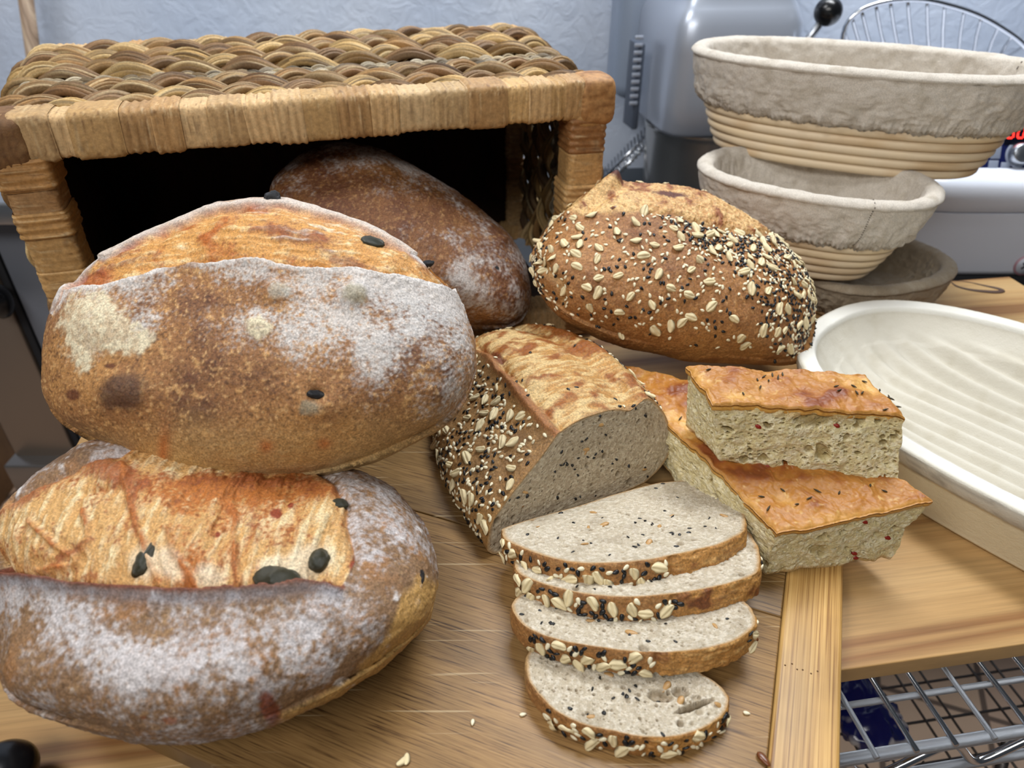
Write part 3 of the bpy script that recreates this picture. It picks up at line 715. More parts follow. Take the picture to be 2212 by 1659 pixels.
# ---------------------------------------------------------------- loaf machinery
def cr(pts, s, ox, oy): return [(x / s + ox, y / s + oy) for x, y in pts]
def outline_R(poly, c2, n=720):
    P = spline(poly, 1200, True) - c2
    a = np.arctan2(P[:, 1], P[:, 0]); r = np.hypot(P[:, 0], P[:, 1])
    b = ((a + PI) / (2 * PI) * n).astype(int) % n; R = np.full(n, np.nan)
    for k in range(n):
        m = b == k
        if m.any(): R[k] = r[m].max()
    ok = ~np.isnan(R); R = np.interp(np.arange(n), np.arange(n)[ok], R[ok], period=n)
    return R
def smooth_c(a, w):
    k = np.hanning(2 * w + 1); k /= k.sum(); return np.convolve(np.concatenate([a[-w:], a, a[:w]]), k, 'valid')
def to_outline(V, c, poly, ws=5, inner=.55):
    """sculpt a loaf about its own centre so that its girth follows an outline taken from the photograph"""
    q, d = project(V); c2, _ = project(c); n = 720
    rel = q - c2; a = np.arctan2(rel[:, 1], rel[:, 0]); r = np.hypot(rel[:, 0], rel[:, 1])
    b = ((a + PI) / (2 * PI) * n).astype(int) % n
    S = np.zeros(n); np.maximum.at(S, b, r)
    for k in range(n):
        if S[k] == 0: S[k] = S[k - 1]
    S = smooth_c(S, 4); R = smooth_c(outline_R(poly, c2, n), ws); s = R / S
    fa = (a + PI) / (2 * PI) * n - .5
    sv = np.interp(fa, np.arange(n), s, period=n); Sv = np.interp(fa, np.arange(n), S, period=n)
    rho = r / Sv; w = sstep(0, inner, rho); sc = np.median(s) * (1 - w) + sv * w
    q2 = c2 + rel * sc[:, None]
    X = (q2[:, 0] - 1106) / FPX * d; W = (q2[:, 1] - 829.5) / FPX * d
    return np.stack([X, d * CT - W * ST, CH - d * ST - W * CT], -1)
class Body:
    pass
def finish(B):
    B.N = normals(B.V, B.F)
    if np.mean(np.sum(B.N * (B.V - B.c), 1)) < 0: B.F = B.F[:, ::-1]; B.N = -B.N
    B.px, B.d = project(B.V)
    view = np.array([0, 0, CH]) - B.V; view /= np.linalg.norm(view, axis=1, keepdims=True)
    B.face = np.sum(B.N * view, 1); B.front = B.face > -.05
def loaf_body(c, R, a, b, ct, cb, outline, NU=420, NV=420, p=2.3, ws=5):
    B = Body(); L, B.F = superell(NU, NV, a, b, ct, cb, p); B.L = L
    B.c = np.asarray(c, float); B.R = np.asarray(R, float)
    B.V = L @ B.R.T + B.c
    if outline is not None: B.V = to_outline(B.V, B.c, outline, ws)
    finish(B); return B
def axes(yaw, tilt=0, roll=0):
    """columns: long axis, width axis, up axis. yaw about z, tilt = up axis towards the camera side, roll = left end up"""
    return rotz(yaw) @ rotx(tilt) @ roty(roll)
def surf(B, x, y):
    """point and normal of the loaf's surface seen at a pixel"""
    m = np.where(B.face > .05)[0]; k = m[np.argmin(np.sum((B.px[m] - (x, y)) ** 2, 1) + 4e4 * (B.d[m] - B.d[m].min()) ** 2 * 0)]
    return B.V[k], B.N[k], k
def blob(B, x, y, rx, ry, rot=0, pw=2):
    c, s = math.cos(rot), math.sin(rot); q = B.px - (x, y)
    u = (q[:, 0] * c + q[:, 1] * s) / rx; v = (-q[:, 0] * s + q[:, 1] * c) / ry
    return np.where(B.front, np.exp(-(u * u + v * v) ** (pw / 2)), 0)
def lump(kind_seed, size, rough=.25, flat=(1, 1, 1), n=28):
    L, F = superell(n, n, *[size * f for f in flat], size * flat[2], 2.0, 2.0)
    L = L * (1 + rough * fbm(L / size * 1.3 + kind_seed, 4, kind_seed)[:, None]); return L, F
def basis(n, ang=0):
    n = N3(n); x = N3(np.cross(n, (0.3, .9, .1))); y = np.cross(n, x)
    c, s = math.cos(ang), math.sin(ang); return np.stack([c * x + s * y, -s * x + c * y, n], 1)

M_CRUST = vcmat('floured_crust', .52, .4, (.52, 1.4), 800, (420, .6, .0016), voronoi=(330, .3, .0012))
M_SEEDCRUST = vcmat('seeded_crust', .45, .45, (.52, 1.4), 650, (420, .65, .0016), voronoi=(380, .3, .0012))
M_CRUMB = vcmat('wheat_crumb', .7, .3, (.8, 1.14), 800, (600, .7, .0014), sss=.08)
M_FOCTOP = vcmat('oily_golden_crust', .42, .35, (.85, 1.12), 500, (420, .25, .0008))
M_OLIVE = plain('olive_flesh', hexc('#2b2a1a'), .25, bmp=(300, .4))
M_OLIVED = plain('black_olive', hexc('#15161a'), .3, bmp=(300, .5))
M_OAT = plain('oat_flake', hexc('#e6d4a8'), .55, bmp=(500, .3, .001))
M_WSES = plain('white_sesame', hexc('#eadfbe'), .45)
M_BSES = plain('black_sesame', hexc('#141517'), .4)
M_FLAX = plain('linseed', hexc('#6b3c1e'), .25)

def wheat_crust(B, seed, flour_bias=0, dark=0, warm=0):
    """common baked-crust albedo: browns broken into patches, then flour dust"""
    P = B.V
    n1 = fbm(P * 14, 4, seed); n2 = fbm(P * 60, 4, seed + 5); n3 = fbm(P * 220, 3, seed + 9)
    c = np.tile(hexc('#98693e'), (len(P), 1))
    c = mixc(c, hexc('#6c442b'), sstep(-.1, .45, n1 + .5 * n2 + dark))
    c = mixc(c, hexc('#b5824a'), sstep(.0, .5, -n1 + .7 * n2 + warm))
    c = mixc(c, hexc('#6a3a22'), .75 * sstep(.22, .5, n2 + .25 * n3 + dark * .5))
    c = mixc(c, hexc('#cb9a60'), .8 * sstep(.10, .45, n3 - .3 * n2))
    n4 = fbm(P * 480, 2, seed + 13); c = mixc(c, hexc('#dcb27a'), .6 * sstep(.15, .5, n4 + .3 * n3)); c = mixc(c, hexc('#452819'), .6 * sstep(.12, .45, -n4 + .4 * n2))
    return c, n1, n2, n3
def flour(B, c, amount, seed, tint='#d3cfca', fine=420):
    P = B.V; n = fbm(P * 36, 5, seed + 40) * 1.5 + fbm(P * fine, 4, seed + 50) * 1.1
    m = sstep(.05, .75, amount * .9 + n * (.55 + .35 * amount) - .12)
    return mixc(c, hexc(tint), m * .82), m
def embed(B, parent, x, y, size, mat, name='olive', flat=(1.2, 1, .7), sink=.2, seed=1, ang=0, rough=.25):
    p, n, k = surf(B, x, y); L, F = lump(seed, size, rough, flat)
    V = L @ basis(n, ang).T + p - n * size * flat[2] * sink
    return mk(name, V, F, mat, parent)

# ---------------------------------------------------------------- seeds
def seed_mesh(name, kind, mat):
    if kind == 'oat':
        L, F = superell(14, 16, .0062, .0043, .0011, .0006, 2.0, 2.0)
        L[:, 2] += .0009 * np.cos(L[:, 1] / .0043 * 2.4) - .0014 * np.exp(-(L[:, 1] / .0006) ** 2) * (np.abs(L[:, 0]) < .005) \
            + .0009 * np.sin(L[:, 0] * 520 + 1) * (L[:, 1] / .0043)
    elif kind == 'sesame':
        L, F = superell(8, 10, .0021, .0013, .0007, .0005, 2.0, 2.0); L[:, 1] *= 1 - .25 * L[:, 0] / .0021
    else:
        L, F = superell(10, 12, .0042, .0021, .0011, .0009, 2.0, 2.0); L[:, 1] *= 1 - .25 * L[:, 0] / .0042
    o = mk(name, L, F, mat); me = o.data; bpy.data.objects.remove(o); return me, L, F
SEEDM = {}
def seed_kinds():
    SEEDM['oat'] = [seed_mesh('oat_flake', 'oat', M_OAT)]
    SEEDM['white'] = [seed_mesh('white_sesame_seed', 'sesame', M_WSES)]
    SEEDM['black'] = [seed_mesh('black_sesame_seed', 'sesame', M_BSES)]
    SEEDM['flax'] = [seed_mesh('linseed', 'flax', M_FLAX)]
seed_kinds()
SEEDN = {'oat': 'oat_flake', 'white': 'white_sesame_seed', 'black': 'black_sesame_seed', 'flax': 'linseed'}
SEEDMAT = {'oat': M_OAT, 'white': M_WSES, 'black': M_BSES, 'flax': M_FLAX}
def put_seed(kind, p, n, ang, sc, parent, tilt=0.0, name=None):
    me, L, F = SEEDM[kind][0]; o = bpy.data.objects.new(name or SEEDN[kind], me); COL.objects.link(o)
    n = N3(np.asarray(n) + tilt * RNG.normal(size=3) * .35)
    Rm = basis(n, ang); M = Matrix([[*(Rm[r] * sc), p[r]] for r in range(3)] + [[0, 0, 0, 1]])
    o.parent = parent
    if parent is not None: o.matrix_parent_inverse = _winv(parent)
    o.matrix_basis = M; return o
def scatter(P, N, W, kind, count, parent, mind, sc=(.85, 1.15), lift=.0005, limit=98, tilt=.6, avoid=None, key=None):
    """place `count` seeds on the points P with weights W; the first `limit` as parts, the others as one stuff part"""
    W = np.clip(W, 0, None); W = W / W.sum(); idx = RNG.choice(len(P), size=min(count * 6, len(P) // 2), p=W, replace=False)
    chosen = []; cells = {} if avoid is None else avoid
    g = max(mind, 1e-4)
    def near(p):
        k = tuple(np.floor(p / .006).astype(int))
        for a in (-1, 0, 1):
            for b in (-1, 0, 1):
                for c in (-1, 0, 1):
                    for (q, r) in cells.get((k[0] + a, k[1] + b, k[2] + c), ()):
                        if np.sum((p - q) ** 2) < ((g + r) / 2) ** 2: return True
        return False
    for i in idx:
        if len(chosen) >= count: break
        if near(P[i]): continue
        cells.setdefault(tuple(np.floor(P[i] / .006).astype(int)), []).append((P[i], g)); chosen.append(i)
    if key is not None: chosen.sort(key=lambda i: key[i])
    mb = MB(); me, L, F = SEEDM[kind][0]
    for j, i in enumerate(chosen):
        s = RNG.uniform(*sc); ang = RNG.uniform(0, 2 * PI); p = P[i] + N[i] * lift
        if j < limit: put_seed(kind, p, N[i], ang, s, parent, tilt)
        else:
            n = N3(N[i] + tilt * RNG.normal(size=3) * .35); mb.add((L * s) @ basis(n, ang).T + p, F)
    if mb.V:
        o = mb.build(SEEDN[kind] + 's', SEEDMAT[kind], parent); o['kind'] = 'stuff'
    return cells

# ================================================================ loaf A: floured olive loaf, upper left
def make_A():
    out = [(88, 813), (92, 740), (106, 690), (124, 649), (164, 609), (214, 559), (278, 524), (348, 494), (423, 460), (477, 440), (537, 431), (592, 430), (646, 440),
           (721, 462), (796, 489), (865, 527), (920, 569), (972, 622), (1002, 668), (1024, 723), (1030, 778), (1024, 823), (1004, 877), (970, 917), (910, 952),
           (845, 987), (746, 1021), (621, 1037), (497, 1044), (423, 1041), (348, 1026), (273, 992), (199, 957), (134, 917), (99, 867)]
    c = at_t(560, 740, .50)
    B = loaf_body(c, axes(math.radians(-4), math.radians(34), math.radians(1)), .152, .102, .062, .05, out, 620, 540)
    P = B.V; N = B.N
    t = thing('olive_bread_loaf', (c[0], c[1], c[2] - .08), 'floured brown olive loaf resting on top of the wider loaf, before the basket', 'bread', 'oval olive loaves')
    opn = [(100, 690), (149, 634), (249, 614), (348, 586), (433, 571), (547, 566), (646, 574), (746, 581), (845, 599), (972, 631), (985, 640), (955, 585), (920, 573), (865, 533), (796, 497), (721, 470),
           (646, 448), (592, 440), (537, 439), (477, 448), (423, 468), (348, 502), (278, 532), (214, 566), (160, 612)]
    # wobble the edge
    w = np.stack([fbm(P * 30, 3, 71), fbm(P * 30, 3, 72)], -1) * 14
    sd = np.where(B.front, sdpoly(B.px + w, opn), -99)
    low = np.array([(149, 634), (249, 614), (348, 586), (433, 571), (547, 566), (646, 574), (746, 581), (845, 599), (985, 636)])
    dl, par = dpoly(B.px + w * .5, low); dl = np.where(B.front, dl, 300)
    op = sstep(-1.5, 2.5, sd)
    col, n1, n2, n3 = wheat_crust(B, 3)
    y = B.px[:, 1]; x = B.px[:, 0]
    # pale underside, warm lower left
    under = sstep(860, 1030, y + n1 * 60 + (x - 560) * .05) * B.front
    col = mixc(col, hexc('#c9a468'), under * .85)
    col = mixc(col, hexc('#d8bf90'), .6 * sstep(980, 1040, y + n2 * 60) * sstep(420, 520, x) * B.front)
    col = mixc(col, hexc('#b4622a'), .75 * (blob(B, 352, 975, 14, 50, .1) + blob(B, 575, 965, 16, 14) + blob(B, 700, 960, 16, 12)))
    fl = np.zeros(len(P)) - .15
    fl += .75 * np.exp(-dl / 55) * (1 - op) + .75 * blob(B, 900, 650, 150, 60, .35) + .5 * blob(B, 740, 720, 200, 60, .2) + .35 * blob(B, 820, 800, 160, 90, .3)
    fl += .6 * blob(B, 640, 690, 90, 40) + .25 * blob(B, 500, 700, 260, 110) + .55 * blob(B, 300, 690, 60, 40) + .25 * sstep(700, 900, x) * B.front - .35 * blob(B, 420, 900, 330, 90) - .3 * blob(B, 480, 640, 120, 30)
    fl = np.where(B.front, fl, .2)
    col, fm = flour(B, col, fl, 3)
    yel = sstep(.25, .6, blob(B, 205, 700, 75, 60, .2) + .6 * blob(B, 175, 770, 25, 40) + blob(B, 285, 732, 40, 26) * .9 + blob(B, 560, 705, 36, 28) * .8 + .35 * n2 + .3 * n3)
    col = mixc(col, hexc('#dfd1b0'), yel * (.55 + .5 * sstep(-.2, .3, n3 + .6 * n2)))
    col = mixc(col, hexc('#4c3226'), sstep(.3, .75, blob(B, 268, 850, 62, 52, -.3) + .4 * n2) * .8)
    col = mixc(col, hexc('#55200f'), sstep(.4, .8, blob(B, 155, 853, 22, 18) + blob(B, 238, 790, 16, 8) + .3 * n2) * .8)
    # opened, golden flesh of the score
    st = fbm(P @ np.diag([40, 220, 220]), 4, 8)
    f5 = fbm(P * 380, 3, 78); g = np.tile(hexc('#cf9650'), (len(P), 1)); g = mixc(g, hexc('#e9c68c'), sstep(-.05, .35, st + n2 * .4 + .4 * f5)); g = mixc(g, hexc('#925228'), .7 * sstep(.12, .5, f5 + .5 * n2 - .3 * st)); g = mixc(g, hexc('#b0601f'), sstep(.08, .4, n1 * .8 + n2 * .7))
    g = mixc(g, hexc('#84492a'), .75 * sstep(.4, 1.0, .6 * n3 + .5 * st + .75 * blob(B, 640, 510, 90, 30, .2) + blob(B, 770, 570, 60, 16, .3) + blob(B, 250, 575, 110, 12, -.3) * .8 + n2 * .5 + .1))
    g = mixc(g, hexc('#8a3d1a'), .8 * np.exp(-np.abs(sd) / 7) * sstep(-.2, .2, n2 + .1)); g = mixc(g, hexc('#e8e0d8'), sstep(.25, .5, st + .3 * blob(B, 680, 490, 120, 40) - .05) * .35)
    g = mixc(g, hexc('#a34a22'), sstep(.3, .7, blob(B, 180, 620, 90, 26, -.5) + .4 * n2) * .7)
    col = col * (1 - op[:, None]) + g * op[:, None]
    col = mixc(col, hexc('#e9e2dc'), .9 * np.exp(-((sd + 4) / 4.5) ** 2) * (dl < 60) * sstep(-.35, .1, n2))
    rim = np.exp(-((sd + 6) / 7) ** 2) * (dl > 60) * sstep(150, 230, x)
    col = mixc(col, hexc('#e0d4c8'), rim * .8)
    disp = .0028 * n1 + .0009 * n2 + .0004 * n3 + .0005 * fm * n3
    disp += (1 - op) * .0050 * np.exp(-dl / 26) - op * .0055 * np.exp(-dl / 22) + op * (.0022 * ridged(P * 38, 3, 5) - .001 + .0018 * st)
    disp += .0022 * rim - op * .003 * np.exp(-((sd - 8) / 8) ** 2) * (dl > 60)
    disp += .006 * blob(B, 765, 640, 34, 26) + .004 * blob(B, 600, 632, 34, 24) + .0045 * blob(B, 268, 845, 60, 40) + .0035 * blob(B, 205, 700, 60, 50) + .003 * blob(B, 560, 700, 30, 24) + .003 * blob(B, 700, 880, 60, 36) - .004 * blob(B, 682, 852, 16, 12)
    col = mixc(col, hexc('#9d9377'), sstep(.35, .8, blob(B, 765, 640, 34, 26) + .3 * n3) * .75)
    col = mixc(col, hexc('#b9b6a6'), sstep(.35, .8, blob(B, 605, 632, 30, 22) + .3 * n3) * .6)
    col = mixc(col, hexc('#8f8a74'), sstep(.4, .9, blob(B, 668, 880, 32, 22) + .3 * n3) * .7)
    V = P + N * disp[:, None]
    crust = mk('crust', V, B.F, M_CRUST, t, col=col)
    embed(B, t, 589, 434, .0058, M_OLIVED, 'olive', (1, .9, 1.1), -.1, 3, .4, .5)
    embed(B, t, 805, 521, .0058, M_OLIVE, 'olive', (1.4, .9, .5), .3, 5, .5)
    embed(B, t, 766, 642, .0050, M_OLIVE, 'olive', (1.5, .9, .5), -.9, 6, .5, .6)
    embed(B, t, 682, 853, .0040, M_OLIVED, 'olive', (1.5, .7, .6), .5, 7, .5)
    embed(B, t, 930, 560, .0030, M_OLIVED, 'olive', (2.2, .9, .9), .2, 9, .9)
    return B
BA = make_A()

# ================================================================ loaf B: floured olive loaf, lower left
def make_B():
    out = [(-6, 1250), (-6, 1150), (4, 1095), (27, 1065), (81, 1018), (149, 977), (194, 957), (300, 945), (430, 960), (560, 985), (692, 1008), (768, 1012), (836, 1045), (886, 1095), (922, 1144),
           (943, 1215), (944, 1266), (927, 1334), (886, 1384), (814, 1447), (701, 1520), (588, 1569), (452, 1601), (339, 1608), (249, 1596), (136, 1560), (59, 1529), (10, 1490), (-4, 1400)]
    c = at_z(470, 1290, .062)
    B = loaf_body(c, axes(math.radians(2), math.radians(7), 0), .142, .108, .062, .058, out, 620, 540)
    # rest on the board
    P = B.V; N = B.N
    t = thing('olive_bread_loaf', (c[0], c[1], .018), 'wide grey-floured olive loaf split open along its top, lying at the lower left', 'bread', 'oval olive loaves')
    opn = [(-40, 1120), (4, 1085), (60, 1050), (130, 1030), (200, 1000), (262, 980), (300, 960), (420, 950), (560, 985), (690, 1010), (722, 1040), (748, 1090), (770, 1150), (768, 1210), (735, 1262),
           (700, 1256), (640, 1262), (560, 1272), (480, 1282), (380, 1290), (300, 1285), (225, 1278), (140, 1262), (60, 1248), (0, 1232), (-60, 1220)]
    w = np.stack([fbm(P * 34, 3, 81), fbm(P * 34, 3, 82)], -1) * 22
    sd = np.where(B.front, sdpoly(B.px + w, opn), -99)
    low = np.array([(-60, 1226), (0, 1236), (60, 1250), (140, 1264), (225, 1280), (300, 1288), (380, 1292), (480, 1284), (560, 1274), (640, 1264), (700, 1258), (740, 1266)])
    dl, par = dpoly(B.px + w * .6, low); dl = np.where(B.front, dl, 300)
    op = sstep(-1.5, 3, sd)
    col, n1, n2, n3 = wheat_crust(B, 23); x, y = B.px[:, 0], B.px[:, 1]
    col = mixc(col, hexc('#83694f'), .70)
    col = mixc(col, hexc('#a8733f'), .5 * sstep(0, .4, n2))
    col = mixc(col, hexc('#c69a58'), .9 * sstep(.4, .7, (blob(B, 900, 1330, 60, 110, .4) + blob(B, 840, 1430, 110, 40, -.6) + blob(B, 690, 1530, 140, 26, -.4) + .4 * n2)))
    fl = np.where(B.front, .38, .2) + .3 * blob(B, 830, 1120, 100, 90, .6) + .25 * blob(B, 300, 1420, 200, 60, .3) + .25 * blob(B, 130, 1340, 130, 50, .3) + .2 * blob(B, 560, 1400, 200, 90, 0)
    fl += -.55 * blob(B, 900, 1350, 60, 120, .3) - .3 * blob(B, 760, 1490, 200, 40, -.5) - .25 * blob(B, 120, 1480, 160, 60, .3) - .2 * np.exp(-dl / 14)
    col, fm = flour(B, col, fl, 23, '#cdc8c8', 300)
    col = mixc(col, hexc('#e6e2e0'), .8 * sstep(.18, .4, fbm(P * np.array([60, 60, 60]), 4, 91) * .8 + .35 * n3 - .02) * (fl > .1))
    col = mixc(col, hexc('#7c3417'), sstep(.35, .75, blob(B, 582, 1530, 26, 46, -.25) + .35 * n2 + .2 * n3) * .85)
    col = mixc(col, hexc('#8a4a28'), sstep(.4, .8, blob(B, 365, 1556, 26, 10) + blob(B, 310, 1550, 12, 6) + .35 * n2) * .7)
    st = fbm(P @ np.diag([230, 45, 45]), 4, 8)
    f5 = fbm(P * 380, 3, 77); g = np.tile(hexc('#cb9e62'), (len(P), 1)); g = mixc(g, hexc('#e6cfa0'), sstep(-.1, .35, st + n2 * .3 + .4 * f5 + .05)); g = mixc(g, hexc('#b06a2e'), sstep(.05, .5, n1 * .5 + n2 * .6 + .5 * f5 + .5 * blob(B, 500, 1050, 260, 40) + .12)); g = mixc(g, hexc('#8a4e26'), .7 * sstep(.15, .5, f5 + .5 * n2 - .3 * st))
    g = mixc(g, hexc('#93502a'), .85 * sstep(.3, .95, .5 * f5 + .3 * st + blob(B, 560, 1040, 240, 26, .05) * .8 + blob(B, 230, 1010, 110, 40, .5) + blob(B, 150, 1190, 80, 14, -.5) + blob(B, 290, 1120, 12, 70, -.2) * .9 + blob(B, 545, 1140, 26, 60) * .7
                                         + blob(B, 505, 1230, 9, 40, 0) + blob(B, 60, 1070, 80, 20, -.6) + .45 * n2))
    g = mixc(g, hexc('#8c3c1c'), sstep(.5, .8, blob(B, 596, 1112, 22, 18) + blob(B, 628, 1095, 10, 9) + blob(B, 470, 1155, 9, 9) + blob(B, 765, 1220, 14, 40, .2) + .25 * n3))
    g = mixc(g, hexc('#e9dcc0'), .6 * sstep(.3, .9, blob(B, 310, 1215, 45, 45) + blob(B, 370, 1215, 26, 40) + blob(B, 600, 1225, 60, 34) + blob(B, 680, 1200, 50, 40) + blob(B, 450, 1240, 40, 30) + .3 * st))
    g = mixc(g, hexc('#6e2c14'), .95 * sstep(.25, .7, np.exp(-dl / 9) + .3 * n2 + .2 * n3 - .1 * (x > 700)))
    g = mixc(g, hexc('#b06a34'), .7 * np.exp(-np.abs(sd) / 10) * (dl > 60))
    col = col * (1 - op[:, None]) + g * op[:, None]
    col = mixc(col, hexc('#6d6a72'), .6 * np.exp(-((dl - 14) / 16) ** 2) * (1 - op) * (x < 740))
    col = mixc(col, hexc('#7a3c22'), .9 * np.exp(-(dl / 6) ** 2) * (x < 745))  # dark red ear edge, with the lip's shadow painted in
    disp = .0035 * n1 + .0014 * n2 + .0006 * n3 + .0016 * np.maximum(fbm(P * 110, 3, 44), 0) * (1 - op)
    ear = sstep(760, 640, x)
    disp += ear * ((1 - op) * .0090 * np.exp(-dl / 40) - op * .0105 * np.exp(-dl / 34)) + op * (.0028 * ridged(P @ np.diag([70, 18, 18]), 3, 5) - .0012 + .0022 * st)
    disp += -.0035 * np.exp(-(np.abs(sd) / 9) ** 2) * (dl > 60) * B.front
    # strands running over the opened face
    for pl in ([(268, 1010), (275, 1060), (290, 1120), (310, 1180), (345, 1270)], [(180, 1100), (190, 1150), (178, 1190)], [(355, 1140), (385, 1200), (420, 1270)], [(500, 1080), (508, 1150), (512, 1250)], [(60, 1130), (110, 1170), (160, 1215), (60, 1225)]):
        d, _ = dpoly(B.px + w * .6, spline(pl, 12)); k = np.exp(-(d / 7) ** 2) * op * B.front; disp += .0012 * k * (1 + n3) - .0010 * np.exp(-((d - 14) / 9) ** 2) * op * B.front
        col = mixc(col, hexc('#b06830'), k * (.35 + .8 * sstep(-.2, .3, n2 + st)))
    disp += .003 * blob(B, 240, 1020, 90, 30, .5) - .003 * blob(B, 205, 1062, 80, 9, -.1)
    V = P + N * disp[:, None]; V[:, 2] = np.maximum(V[:, 2], .0185 + .0006 * (n2 + 1))
    mk('crust', V, B.F, M_CRUST, t, col=col); B.V2 = V
    embed(B, t, 735, 1085, .0052, M_OLIVE, 'olive', (1.1, .8, .6), .6, 3, .4)
    embed(B, t, 690, 1208, .0062, M_OLIVE, 'olive', (.9, 1.2, .8), .4, 5, .1)
    embed(B, t, 600, 1245, .0085, M_OLIVE, 'olive', (1.6, .9, .6), .75, 6, .2)
    embed(B, t, 312, 1205, .0070, M_OLIVE, 'olive', (.7, 1.6, .5), .55, 7, .1)
    embed(B, t, 910, 1250, .0040, M_OLIVED, 'olive', (.7, 1.8, .5), .5, 9, .1)
    return B
BB = make_B()

# ================================================================ loaf C: dark loaf inside the basket
def make_C():
    out = [(578, 470), (583, 410), (600, 375), (650, 335), (700, 313), (750, 308), (810, 318), (880, 350), (950, 390), (1010, 430), (1060, 470), (1100, 505), (1127, 550), (1141, 600), (1145, 650),
           (1125, 695), (1080, 712), (1000, 718), (900, 712), (780, 680), (670, 620), (600, 550)]
    c = at_t(870, 520, .73)
    B = loaf_body(c, axes(math.radians(-18), math.radians(30), math.radians(22)), .155, .1, .07, .06, out, 360, 360)
    P = B.V; t = thing('farmhouse_loaf', (c[0], c[1], c[2] - .09), 'dark brown floured loaf lying inside the tipped wicker basket', 'bread')
    col, n1, n2, n3 = wheat_crust(B, 33, dark=.15)
    col = mixc(col, hexc('#6e4126'), .45)
    out_d = np.where(B.front, -sdpoly(B.px, out), 0)
    fl = np.where(B.front, .05, .1) + .45 * np.exp(out_d / 40) + .4 * blob(B, 1020, 600, 110, 60, .7) + .2 * blob(B, 800, 350, 160, 40, .2) - .2 * blob(B, 780, 450, 150, 70)
    col, fm = flour(B, col, fl, 33, '#cfc9c4', 300)
    disp = .003 * n1 + .0012 * n2 + .0008 * n3 + .003 * blob(B, 1085, 520, 14, 10)
    mk('crust', P + B.N * disp[:, None], B.F, M_CRUST, t, col=col)
    embed(B, t, 1075, 580, .0035, M_OLIVED, 'olive', (1, 1, .5), .3, 3, .4)
    return B
BC = make_C()

